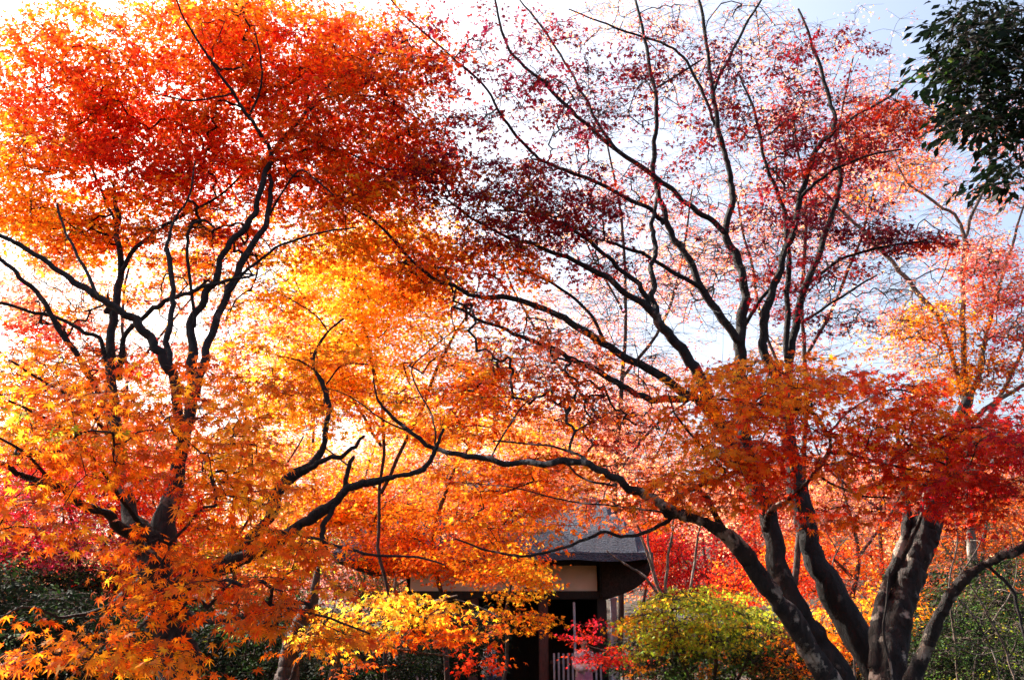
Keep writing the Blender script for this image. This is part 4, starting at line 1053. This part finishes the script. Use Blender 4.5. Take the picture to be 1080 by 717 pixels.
shrub('maple_shrub', 'rounded yellow green maple bush beside the gate', 750, 11.5,
      [(742, 655, 72, 34, 10.6, 12.4, 190, {'ygreen': 6, 'green': 2, 'yellow': .6}), (735, 628, 45, 12, 10.6, 12.2, 40, {'ygreen': 5, 'yellow': .8}), (690, 665, 36, 26, 10.6, 12, 50, {'ygreen': 4, 'gold': 1, 'amber': .7}),
       (760, 695, 80, 28, 11, 12.6, 130, {'mgreen': 3, 'green': 3, 'dgreen': 2, 'amber': .5}), (815, 680, 30, 32, 11, 12.4, 60, {'brown': 3, 'mgreen': 2, 'dgreen': 3})],  # shade at base and right side put into darker leaf colours
      .055, (26, 38), .40, [[(755, 750, 5), (755, 700, 4), (748, 650, 2.5)], [(765, 750, 4), (790, 690, 2.6), (800, 660, 1.6)], [(745, 750, 4), (715, 690, 2.4), (700, 660, 1.6)]], tmpl=T_MID, mat_=M_LEAF, twiglets=4, mult=.85, flat=.05, droop=.6)
shrub('evergreen_shrub', 'green leafy undergrowth shrub below the curved pale limb', 1030, 9.6,
      [(1040, 660, 60, 50, 9.0, 10.6, 100, {'green': 5, 'mgreen': 4, 'dgreen': 3, 'ygreen': .7}), (1000, 700, 50, 30, 9, 10.6, 60, {'green': 2, 'dgreen': 4, 'mgreen': 3}),  # brighter green leaves paint sunny spots into the shrub
       (1075, 620, 30, 30, 9, 10.6, 34, {'mgreen': 2, 'green': 1, 'dgreen': 4, 'rust': 1})],
      .06, (18, 28), .26, [[(1030, 750, 4), (1030, 690, 3), (1040, 640, 2)], [(1040, 750, 3), (1070, 680, 2.4), (1080, 640, 1.6)]], twiglets=3)
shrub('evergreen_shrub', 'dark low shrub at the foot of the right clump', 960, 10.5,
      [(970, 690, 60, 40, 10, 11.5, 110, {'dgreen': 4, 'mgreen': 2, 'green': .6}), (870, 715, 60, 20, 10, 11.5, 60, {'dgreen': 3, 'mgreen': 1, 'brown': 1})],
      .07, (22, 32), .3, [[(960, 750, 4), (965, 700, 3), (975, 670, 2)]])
# thin red spray in front of the gate
back_tree('small red leaved maple sapling in front of the gate fence', 640, 13.5,
    [[(668, 745, 3), (666, 705, 2.2), (650, 690, 1.6), (625, 682, 1.2), (600, 672, .8)], [(655, 694, 1.4), (640, 700, 1)]],
    [(640, 692, 36, 9, 13.1, 13.9, 22, {'red': 2, 'crimson': 4}), (622, 662, 12, 10, 13.2, 13.8, 5, {'red': 3, 'crimson': 2}), (655, 697, 26, 6, 13.1, 13.9, 9, {'red': 3}),
     (612, 672, 16, 5, 13.2, 13.8, 6, {'red': 2, 'crimson': 1})],
    .06, (12, 20), .24, tmpl=T_MID, thr=None, tip=.002)

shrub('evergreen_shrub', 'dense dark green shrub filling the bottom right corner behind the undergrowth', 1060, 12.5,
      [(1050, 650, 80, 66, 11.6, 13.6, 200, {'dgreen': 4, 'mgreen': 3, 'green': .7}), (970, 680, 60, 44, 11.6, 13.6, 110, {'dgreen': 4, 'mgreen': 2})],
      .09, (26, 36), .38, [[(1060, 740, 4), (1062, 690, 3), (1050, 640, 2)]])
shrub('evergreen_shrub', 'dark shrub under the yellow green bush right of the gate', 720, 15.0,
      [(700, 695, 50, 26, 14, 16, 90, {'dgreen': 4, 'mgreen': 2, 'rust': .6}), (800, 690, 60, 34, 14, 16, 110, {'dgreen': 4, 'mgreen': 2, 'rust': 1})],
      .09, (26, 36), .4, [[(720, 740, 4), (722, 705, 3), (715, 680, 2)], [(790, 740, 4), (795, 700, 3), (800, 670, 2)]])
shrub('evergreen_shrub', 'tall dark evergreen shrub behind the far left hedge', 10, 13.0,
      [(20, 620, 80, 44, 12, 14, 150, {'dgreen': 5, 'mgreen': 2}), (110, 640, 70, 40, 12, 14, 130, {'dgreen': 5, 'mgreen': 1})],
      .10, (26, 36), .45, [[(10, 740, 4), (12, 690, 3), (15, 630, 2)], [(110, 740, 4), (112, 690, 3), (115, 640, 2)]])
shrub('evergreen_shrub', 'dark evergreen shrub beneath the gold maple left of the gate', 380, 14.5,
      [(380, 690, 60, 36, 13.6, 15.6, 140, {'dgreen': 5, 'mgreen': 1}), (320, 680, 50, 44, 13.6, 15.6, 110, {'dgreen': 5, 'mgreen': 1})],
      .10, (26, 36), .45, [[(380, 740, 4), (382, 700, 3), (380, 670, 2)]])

for lb, px, Y, st, cl in (
    ('bare pale sapling with forking twigs between the dark stems at right', 893, 9.4,
     [[(905, 750, 2.6), (900, 690, 2.2), (890, 640, 2), (878, 605, 1.8), (884, 580, 1.4), (900, 560, 1)], [(879, 606, 1.6), (862, 590, 1.3), (858, 565, 1)], [(884, 582, 1.2), (872, 560, 1), (866, 540, .7)], [(880, 612, 1.3), (905, 622, 1), (920, 640, .8)]],
     [(880, 585, 36, 34, 9.1, 9.7, 26, None)]),
    ('bare pale sapling leaning in the bottom right corner', 1050, 8.3,
     [[(1075, 740, 2.4), (1062, 690, 2.2), (1046, 655, 2), (1030, 628, 1.6), (1012, 600, 1.2)], [(1046, 656, 1.6), (1064, 630, 1.4), (1072, 600, 1), (1066, 560, .8)], [(1058, 685, 1.4), (1030, 690, 1.2), (1005, 680, .8)]],
     [(1035, 640, 44, 44, 8.1, 8.6, 30, None)]),
    ('bare pale sapling standing behind the thick right trunk', 1000, 9.2,
     [[(1012, 740, 2.6), (1008, 680, 2.2), (1000, 620, 2), (1010, 570, 1.6), (1004, 530, 1)], [(1001, 622, 1.5), (1030, 580, 1.2), (1042, 545, .8)], [(1006, 590, 1.3), (985, 560, 1)]],
     [(1010, 560, 44, 40, 9, 9.5, 30, None)])):
    t = Tree('bare_sapling', lb, ground_at(px, Y), group='bare saplings at the right', bark=M_BARK_P)
    for i, s_ in enumerate(st):
        t.limb(s_, Y, Y, ground=(i == 0), sides=6, wob=.012)
    t.rs = 1.5
    t.finish()
    w0 = len(t.nodes)
    t.sprays(cl + [(px, 600, 30, 30, Y, Y + .2, 3, {'rust': 1})], T_MID, .055, (3, 5), .22, 'crown', twiglets=3, thr=None, tip_r=.0024)

# ================================================================ THE TEMPLE GATE
M_THATCH = simple('weathered_bark_shingles', (.028, .034, .055), (.095, .11, .15), 22, .9, .9, (1, 1, 2.5), .05)
M_THATCH_D = simple('shaded_thatch_underside', (.012, .009, .008), (.035, .026, .022), 30, .95, .6)  # darker thatch, the eave's underside shade put into the colour
M_PLASTER = simple('white_plaster', (.78, .70, .60), (.86, .80, .72), 2.5, .85, .1)
M_WOOD = simple('dark_red_brown_timber', (.055, .018, .014), (.12, .04, .03), 10, .7, .3, (8, 8, .6))
M_WOODD = simple('near_black_timber', (.012, .008, .008), (.03, .02, .018), 10, .8, .3, (8, 8, .6))  # same grain as the red brown timber, much darker
M_PICKET = simple('weathered_pale_picket', (.30, .29, .34), (.50, .48, .52), 12, .8, .2, (6, 6, 1))
M_STONE = simple('grey_stone', (.18, .18, .18), (.34, .33, .31), 14, .9, .4)
GY = 20.0


def pz(py, Y=GY):
    return P(540, py, Y).z


def pxx(px, py=650, Y=GY):
    return P(px, py, Y).x


def box(bm, x0, x1, y0, y1, z0, z1, bev=.012):
    r = bmesh.ops.create_cube(bm, size=1)
    vs_ = r['verts']
    for v in vs_:
        v.co = Vector(((x0 + x1) / 2 + v.co.x * (x1 - x0), (y0 + y1) / 2 + v.co.y * (y1 - y0), (z0 + z1) / 2 + v.co.z * (z1 - z0)))
    if bev > 0:
        es = list({e for v in vs_ for e in v.link_edges})
        bmesh.ops.bevel(bm, geom=es, offset=bev, segments=2, affect='EDGES')


def from_bm(name, bm, material, parent=None, off=(0, 0, 0), smooth=False):
    me = bpy.data.meshes.new(name)
    for v in bm.verts: v.co -= Vector(off)
    bmesh.ops.recalc_face_normals(bm, faces=bm.faces)
    bm.to_mesh(me); bm.free()
    if smooth:
        for p in me.polygons: p.use_smooth = True
    me.materials.append(material)
    o = bpy.data.objects.new(name, me)
    COL.objects.link(o)
    if parent: o.parent = parent
    return o


def part(name, boxes, material, parent, off, bev=.012):
    bm = bmesh.new()
    for b_ in boxes: box(bm, *b_, bev)
    return from_bm(name, bm, material, parent, off)


def gate():
    xl, xr = pxx(428, 610), pxx(636, 610)
    xm = pxx(573, 650)
    base = Vector(((xl + xr) / 2, GY, 0))
    g_ = empty('temple_gate', base, 'old temple gate with bark shingled roof, white plaster band and dark posts', 'gate')
    z_top, z_bot = pz(596), pz(623)
    D = 3.2
    part('plaster_band', [(xl + .1, xr - .13, GY, GY + .12, z_bot, z_top)], M_PLASTER, g_, base)
    part('lintel', [(xl - .2, xr + .12, GY - .07, GY + .15, z_bot - .17, z_bot - .003)], M_WOODD, g_, base)
    part('eave_beam', [(xl - .3, xr + .1, GY - .08, GY + .15, z_top + .003, z_top + .16)], M_WOODD, g_, base)
    part('sill_beam', [(xm, xr, GY - .03, GY + .13, .0, .14)], M_WOODD, g_, base)
    for x, m in ((xm, M_WOOD), (xr - .05, M_WOODD), (xl, M_WOOD), ((xl + xm) / 2, M_WOOD)):
        part('post', [(x - .10, x + .10, GY - .10, GY + .10, -.1, z_bot - .172)], m, g_, base, .02)
    for x in (xl, xm, xr - .05):
        part('post', [(x - .10, x + .10, GY + D - .1, GY + D + .1, -.1, z_top + .3)], M_WOODD, g_, base, .02)
    for x in (xl, xm, xr - .05):
        part('pedestal', [(x - .18, x + .18, GY - .18, GY + .18, -.1, .12)], M_STONE, g_, base, .03)
    # back wall and side wall of boards
    bm = bmesh.new()
    n_b = 22
    box(bm, xl - .1, xr + .02, GY + D + .003, GY + D + .05, 0, z_top + .25, 0)  # solid backing sheets added to stop light through the board gaps
    box(bm, xr - .027, xr - .005, GY + .15, GY + D - .06, 0, z_top + .2, 0)
    box(bm, xl + .005, xl + .027, GY + .15, GY + D - .06, 0, z_top + .2, 0)
    for i in range(n_b):
        a = xl + (xr - xl) * i / n_b
        box(bm, a + .004, a + (xr - xl) / n_b - .004, GY + D - .05, GY + D, 0, z_top + .2, .006)
    for i in range(10):
        a = GY + .2 + (D - .35) * i / 10
        box(bm, xr - .07, xr - .03, a, a + .27, 0, z_top + .2, .006)
        box(bm, xl + .03, xl + .07, a, a + .27, 0, z_top + .2, .006)
    from_bm('board_wall', bm, M_WOODD, g_, base)
    part('ceiling', [(xl, xr - .1, GY + .16, GY + D - .1, z_top + .02, z_top + .08)], M_WOODD, g_, base)
    # wing panel on the right post
    part('side_panel', [(xr + .06, xr + .12, GY - .55, GY + .02, 0, pz(668))], M_PICKET, g_, base)
    # slender bell pole
    bm = bmesh.new(); x = pxx(604, 660)
    box(bm, x - .025, x + .025, GY - .62, GY - .57, .9, z_bot - .25, .01)
    from_bm('bell_rope', bm, M_PICKET, g_, base)
    # roof: thick hipped thatch with rounded drooping ends
    ex0, ex1 = pxx(362, 590), pxx(680, 590)
    ze = pz(589); zr = pz(545) + 1.2
    yf, yb = GY - 1.25, GY + D + 1.1
    ym = (yf + yb) / 2
    nu, nv_ = 40, 14
    bm = bmesh.new()
    top = []; bot = []
    for j in range(nv_ + 1):
        s = j / nv_ * 2 - 1
        rowt = []; rowb = []
        for i in range(nu + 1):
            u = i / nu * 2 - 1
            x = (ex0 + ex1) / 2 + u * (ex1 - ex0) / 2
            y = ym + s * (yb - yf) / 2
            rr = max(abs(u) * 1.0, 0)
            hip = max(0, (abs(x - (ex0 + ex1) / 2) - ((ex1 - ex0) / 2 - 1.9)) / 1.9)
            k = max(abs(s), hip)
            z = ze + .18 + (zr - ze) * (1 - k) ** .85
            z -= .10 * k ** 4 * 1.5
            rowt.append(bm.verts.new((x, y, z)))
            rowb.append(bm.verts.new((x, y, min(z - .16, ze + .28 + .25 * (1 - k)))))
        top.append(rowt); bot.append(rowb)
    for j in range(nv_):
        for i in range(nu):
            bm.faces.new((top[j][i], top[j][i + 1], top[j + 1][i + 1], top[j + 1][i]))
            bm.faces.new((bot[j][i], bot[j + 1][i], bot[j + 1][i + 1], bot[j][i + 1]))
    for i in range(nu):
        bm.faces.new((top[0][i], bot[0][i], bot[0][i + 1], top[0][i + 1]))
        bm.faces.new((top[-1][i], top[-1][i + 1], bot[-1][i + 1], bot[-1][i]))
    for j in range(nv_):
        bm.faces.new((top[j][0], top[j + 1][0], bot[j + 1][0], bot[j][0]))
        bm.faces.new((top[j][-1], bot[j][-1], bot[j + 1][-1], top[j + 1][-1]))
    for v in bm.verts:
        q = noise.noise(v.co * 2.2) * .04
        v.co.z += q
    rf = from_bm('roof', bm, M_THATCH, g_, base, smooth=False)
    part('ridge', [(ex0 + 2.1, ex1 - 2.1, ym - .2, ym + .2, zr + .1, zr + .42)], M_THATCH, rf, (0, 0, 0), .05)
    # dark slab shaped as the shaded eave underside at right, lower edge rounded
    bm = bmesh.new()
    out = [(633, 588), (690, 589), (688, 598), (683, 609), (674, 618), (661, 625), (647, 629), (634, 631)]
    fr = []; bk = []
    for (a, b_) in out:
        q = P(a, b_, GY - .25); fr.append(bm.verts.new((q.x, GY - .25, q.z))); bk.append(bm.verts.new((q.x, GY + D + .4, q.z)))
    bm.faces.new(fr); bm.faces.new(bk[::-1])
    for i in range(len(out)):
        k = (i + 1) % len(out)
        bm.faces.new((fr[i], bk[i], bk[k], fr[k]))
    bmesh.ops.bevel(bm, geom=[e for e in bm.edges], offset=.04, segments=2, affect='EDGES')
    from_bm('eave_underside', bm, M_THATCH_D, g_, base)
    # rafters
    bm = bmesh.new(); k = 0
    x = ex0 + .5
    while x < ex1 - .6:
        box(bm, x, x + .07, yf + .2, GY + .1, ze + .08, ze + .16, .006); x += .26
    from_bm('rafters', bm, M_WOODD, g_, base)


gate()


def picket(label, px0, px1, py_top, Y):
    x0, x1 = pxx(px0, 700, Y), pxx(px1, 700, Y)
    top = P(540, py_top, Y).z
    base = Vector(((x0 + x1) / 2, Y, 0))
    f = empty('picket_fence', base, label, 'fence', 'picket fences at the gate')
    n_p = int((x1 - x0) / .092)
    for i in range(n_p):
        x = x0 + (x1 - x0) * (i + .5) / n_p
        bm = bmesh.new()
        box(bm, x - .020, x + .020, Y - .02, Y + .02, .03, top + rng.uniform(-.012, .012), .006)
        from_bm('picket', bm, M_PICKET, f, base)
    for z in (.25, top - .22):
        bm = bmesh.new(); box(bm, x0 - .03, x1 + .03, Y + .024, Y + .06, z, z + .07, .006)
        from_bm('rail', bm, M_WOOD, f, base)


picket('pale grey picket fence between the two right gate posts', 582, 636, 688, GY - .3)
picket('pale grey picket fence left of the gate, half behind orange leaves', 420, 462, 692, GY - .3)


# ================================================================ STONE WALL / BACKGROUND POST
def post_thing(label, px, Y, top_py, w, m, name='wooden_post'):
    q = P(px, 700, Y); z = terrain(q.x, Y); zt = P(px, top_py, Y).z
    bm = bmesh.new()
    box(bm, q.x - w / 2, q.x + w / 2, Y - w / 2, Y + w / 2, z - .1, zt, .015)
    box(bm, q.x - w * .62, q.x + w * .62, Y - w * .62, Y + w * .62, zt - .02, zt + .05, .012)
    o = from_bm(name, bm, m, None, (q.x, Y, z)); o.location = (q.x, Y, z)
    tag(o, label, 'post')


post_thing('tall pale square post beyond the gate under the dark eave', 649, 25, 632, .16, M_PICKET)


# fallen limb / leaning branch left of the plaster band
t = Tree('young_tree', 'slender pale trunk leaning left of the plaster band', ground_at(415, 15), group='maples in the garden', bark=M_BARK_P)
t.limb([(412, 730, 4), (414, 660, 3.8), (416, 625, 3.6), (421, 590, 3), (430, 560, 2.4), (440, 535, 1.8), (452, 505, 1.2)], 15, 15, ground=True)
t.limb([(417, 640, 2.6), (436, 640, 3), (460, 633, 3), (482, 628, 2)], 15, 14.6)
t.limb([(420, 600, 2), (405, 580, 1.6), (395, 560, 1.1)], 15, 15)
t.finish()
t.sprays([(440, 520, 50, 30, 14.4, 15.6, 24, {'amber': 3, 'gold': 2, 'orange': 1})], T_FAR, .064, (12, 20), .36, 'crown', twiglets=3, mat_=M_FAR, thr=None)

t = Tree('tree_stump', 'short thick brown trunk rising from the dark shrub at bottom left centre', ground_at(303, 8.6), cat='tree', bark=M_BARK_B)
t.limb([(300, 745, 17), (303, 710, 15), (308, 680, 14), (318, 655, 12), (330, 630, 8), (335, 600, 5)], 8.6, 8.6, ground=True, sides=12, rough=.1)
t.limb([(296, 740, 5), (312, 705, 4.4), (322, 680, 3.6), (332, 650, 2.8)], 8.2, 8.3)
t.finish()
t.root.name = 'tree_trunk'


# ================================================================ PEOPLE
def cloth(name, c, c2=None):
    return simple(name, c, c2 or tuple(v * 1.4 for v in c), 14, .85, .2)


M_SKIN = simple('skin', (.42, .24, .17), (.48, .29, .21), 5, .55, .05)
M_HAIR = simple('black_hair', (.008, .007, .007), (.025, .02, .018), 40, .5, .4)
M_GREYHAIR = simple('grey_hair', (.25, .26, .30), (.4, .41, .45), 40, .5, .4)


def skin_body(verts, edges, radii, root_i):
    me = bpy.data.meshes.new('person')
    me.from_pydata(verts, edges, [])
    o = bpy.data.objects.new('person', me); COL.objects.link(o)
    md = o.modifiers.new('Skin', 'SKIN'); md.use_smooth_shade = True
    sv = me.skin_vertices[0].data
    for i, r_ in enumerate(radii):
        sv[i].radius = (r_, r_) if not isinstance(r_, tuple) else r_
        sv[i].use_root = (i == root_i)
    s = o.modifiers.new('Sub', 'SUBSURF'); s.levels = 1; s.render_levels = 2
    dg = bpy.context.evaluated_depsgraph_get(); dg.update()
    ev = o.evaluated_get(dg)
    me2 = bpy.data.meshes.new_from_object(ev)
    o.modifiers.clear(); o.data = me2; me2.name = 'person'
    me2.materials.clear(); me2.materials.append(M_SKIN)
    for p in me2.polygons: p.use_smooth = True
    return o


def loft(name, rings, material, parent, sides=20):
    """rings: (cx, cy, z, rx, ry)"""
    v = []; f = []
    for k, (cx, cyy, z, rx, ry) in enumerate(rings):
        for i in range(sides):
            a = 2 * math.pi * i / sides
            fold = 1 + .05 * math.sin(a * 5 + k * .4)
            v.append((cx + math.cos(a) * rx * fold, cyy + math.sin(a) * ry * fold, z))
    for k in range(len(rings) - 1):
        for i in range(sides):
            j = (i + 1) % sides
            f.append((k * sides + i, k * sides + j, (k + 1) * sides + j, (k + 1) * sides + i))
    me = bpy.data.meshes.new(name); me.from_pydata(v, [], f); me.update()
    for p in me.polygons: p.use_smooth = True
    me.materials.append(material)
    o = bpy.data.objects.new(name, me); COL.objects.link(o); o.parent = parent
    sd = o.modifiers.new('Solid', 'SOLIDIFY'); sd.thickness = .012
    return o


def tube_part(name, pts, rs, material, parent, sides=12):
    w = Wood((0, 0, 0))
    c = [(Vector(p), r_) for p, r_ in zip(pts, rs)]
    path = smooth_path(c, 4)
    w.tube(path[:, :3], path[:, 3], sides, .02)
    return w.build(name, material, parent)


def person(label, loc, rz, H, top, bottom, hair, kimono=False, hat=None, group='visitors at the gate'):
    s = H / 1.70
    V = []; E = []; R = []

    def add(p, r_, par=None):
        V.append(tuple(c * s for c in p)); R.append(tuple(q * s for q in r_) if isinstance(r_, tuple) else r_ * s)
        if par is not None: E.append((par, len(V) - 1))
        return len(V) - 1
    pel = add((0, 0, .95), (.15, .11))
    wa = add((0, 0, 1.10), (.125, .095), pel)
    ch = add((0, .005, 1.30), (.155, .11), wa)
    nk = add((0, 0, 1.44), (.055, .055), ch)
    n2_ = add((0, -.01, 1.49), (.05, .052), nk)
    h1 = add((0, -.02, 1.56), (.068, .082), n2_)
    h2 = add((0, -.015, 1.64), (.066, .080), h1)
    add((0, -.10, 1.575), (.012, .014), h1)           # nose
    for sx in (-1, 1):
        add((sx * .078, -.01, 1.575), (.010, .016), h1)  # ears
        sh = add((sx * .17, 0, 1.39), (.055, .055), ch)
        el = add((sx * .22, -.02, 1.12), (.040, .040), sh)
        wr = add((sx * .14, -.20, 1.02), (.028, .026), el)
        ha = add((sx * .09, -.26, 1.03), (.030, .018), wr)
        for q in range(4):
            kn = add((sx * (.055 - .004 * q), -.285 + .012 * q, 1.055 - q * .019), .0085, ha)
            add((sx * (.022 - .004 * q), -.275 + .012 * q, 1.050 - q * .019), .0075, kn)
        add((sx * .075, -.255, 1.075), .009, ha)
        hp = add((sx * .09, 0, .86), (.085, .09), pel)
        kn = add((sx * .10, -.01, .50), (.055, .058), hp)
        an = add((sx * .10, .02, .10), (.036, .040), kn)
        hl = add((sx * .10, -.03, .045), (.038, .036), an)
        add((sx * .11, -.15, .035), (.036, .024), hl)
    b_ = skin_body(V, E, R, pel)
    b_.location = loc; b_.rotation_euler = (0, 0, rz)
    tag(b_, label, 'person', group)
    # hair cap
    bm = bmesh.new()
    bmesh.ops.create_uvsphere(bm, u_segments=18, v_segments=12, radius=1)
    for v in bm.verts:
        v.co = Vector((v.co.x * .084, v.co.y * .098 + .008, v.co.z * .088 + 1.633)) * s
        if v.co.y < -.03 * s and v.co.z < 1.625 * s: v.co.y = -.03 * s + (v.co.y + .03 * s) * .1
    from_bm('hair', bm, hair, b_, smooth=True)
    # eyes and mouth
    for nm, pts, m_ in (('eye', [(-.028, 1.60), (.028, 1.60)], M_HAIR), ('mouth', [(0, 1.535)], cloth('lips_' + str(len(bpy.data.materials)), (.35, .09, .07)))):
        for (x, z) in pts:
            bm = bmesh.new()
            r_ = bmesh.ops.create_uvsphere(bm, u_segments=8, v_segments=6, radius=1)
            for v in r_['verts']:
                wv = .012 if nm == 'eye' else .02
                v.co = Vector((v.co.x * wv + x, v.co.y * .008 - .098, v.co.z * .006 + z)) * s
            from_bm(nm, bm, m_, b_)
    if kimono:
        loft('robe', [(0, 0, .12 * s, .20 * s, .17 * s), (0, 0, .5 * s, .20 * s, .17 * s), (0, 0, .9 * s, .20 * s, .16 * s), (0, 0, 1.08 * s, .17 * s, .14 * s)], bottom, b_)
        loft('sash', [(0, 0, 1.04 * s, .178 * s, .148 * s), (0, 0, 1.16 * s, .178 * s, .148 * s)], cloth('sash_cloth', (.6, .4, .3)), b_)
    else:
        for sx in (-1, 1):
            tube_part('trouser_leg', [(sx * .09 * s, 0, .93 * s), (sx * .10 * s, -.01 * s, .5 * s), (sx * .10 * s, .015 * s, .09 * s)], [.11 * s, .085 * s, .07 * s], bottom, b_)
    loft('jacket', [(0, 0, .88 * s, .20 * s, .155 * s), (0, 0, 1.0 * s, .185 * s, .15 * s), (0, 0, 1.15 * s, .18 * s, .145 * s), (0, 0, 1.32 * s, .195 * s, .145 * s), (0, 0, 1.40 * s, .165 * s, .11 * s), (0, 0, 1.455 * s, .075 * s, .075 * s)], top, b_)
    for sx in (-1, 1):
        w_ = 1.5 if kimono else 1.25
        tube_part('sleeve', [(sx * .155 * s, 0, 1.385 * s), (sx * .22 * s, -.02 * s, 1.13 * s), (sx * .15 * s, -.18 * s, 1.03 * s)], [.07 * s, .055 * s * w_ ** .5, .045 * s * w_], top, b_)
    if hat:
        loft('hat', [(0, 0, 1.655 * s, .17 * s, .18 * s), (0, 0, 1.668 * s, .10 * s, .115 * s), (0, 0, 1.73 * s, .085 * s, .10 * s), (0, 0, 1.755 * s, .02 * s, .02 * s)], hat, b_)
    return b_


q = P(616, 700, 18.6)
person('person in pale pink patterned robe standing before the picket fence', (q.x, 18.6, terrain(q.x, 18.6)), rad(20), 1.50,
       cloth('pale_pink_cloth', (.50, .34, .34), (.72, .60, .58)), cloth('mauve_cloth', (.36, .14, .24), (.48, .22, .32)), M_HAIR, kimono=True)
q = P(516, 700, 18.2)
person('person with grey hair and white collar walking left of the gate', (q.x, 18.2, terrain(q.x, 18.2)), rad(-60), 1.56,
       cloth('white_cloth', (.62, .62, .68)), cloth('navy_cloth', (.03, .035, .08)), M_GREYHAIR)
q = P(527, 700, 17.4)
person('small child in dark coat with pale sun hat left of the gate', (q.x, 17.4, terrain(q.x, 17.4)), rad(30), .98,
       cloth('dark_coat_cloth', (.02, .022, .04)), cloth('black_cloth', (.01, .01, .015)), M_HAIR, hat=cloth('cream_hat', (.6, .5, .45)))
q = P(674, 706, 26)
person('person in light blue jacket beyond the gate, below the green bush', (q.x, 26, terrain(q.x, 26)), rad(10), 1.60,
       cloth('light_blue_cloth', (.38, .45, .62)), cloth('grey_cloth', (.06, .06, .08)), M_HAIR)
q = P(690, 706, 26.4)
person('person in off white jacket beyond the gate, right of the light blue jacket', (q.x, 26.4, terrain(q.x, 26.4)), rad(-30), 1.62,
       cloth('off_white_cloth', (.55, .50, .48)), cloth('dark_blue_cloth', (.02, .02, .05)), M_HAIR)
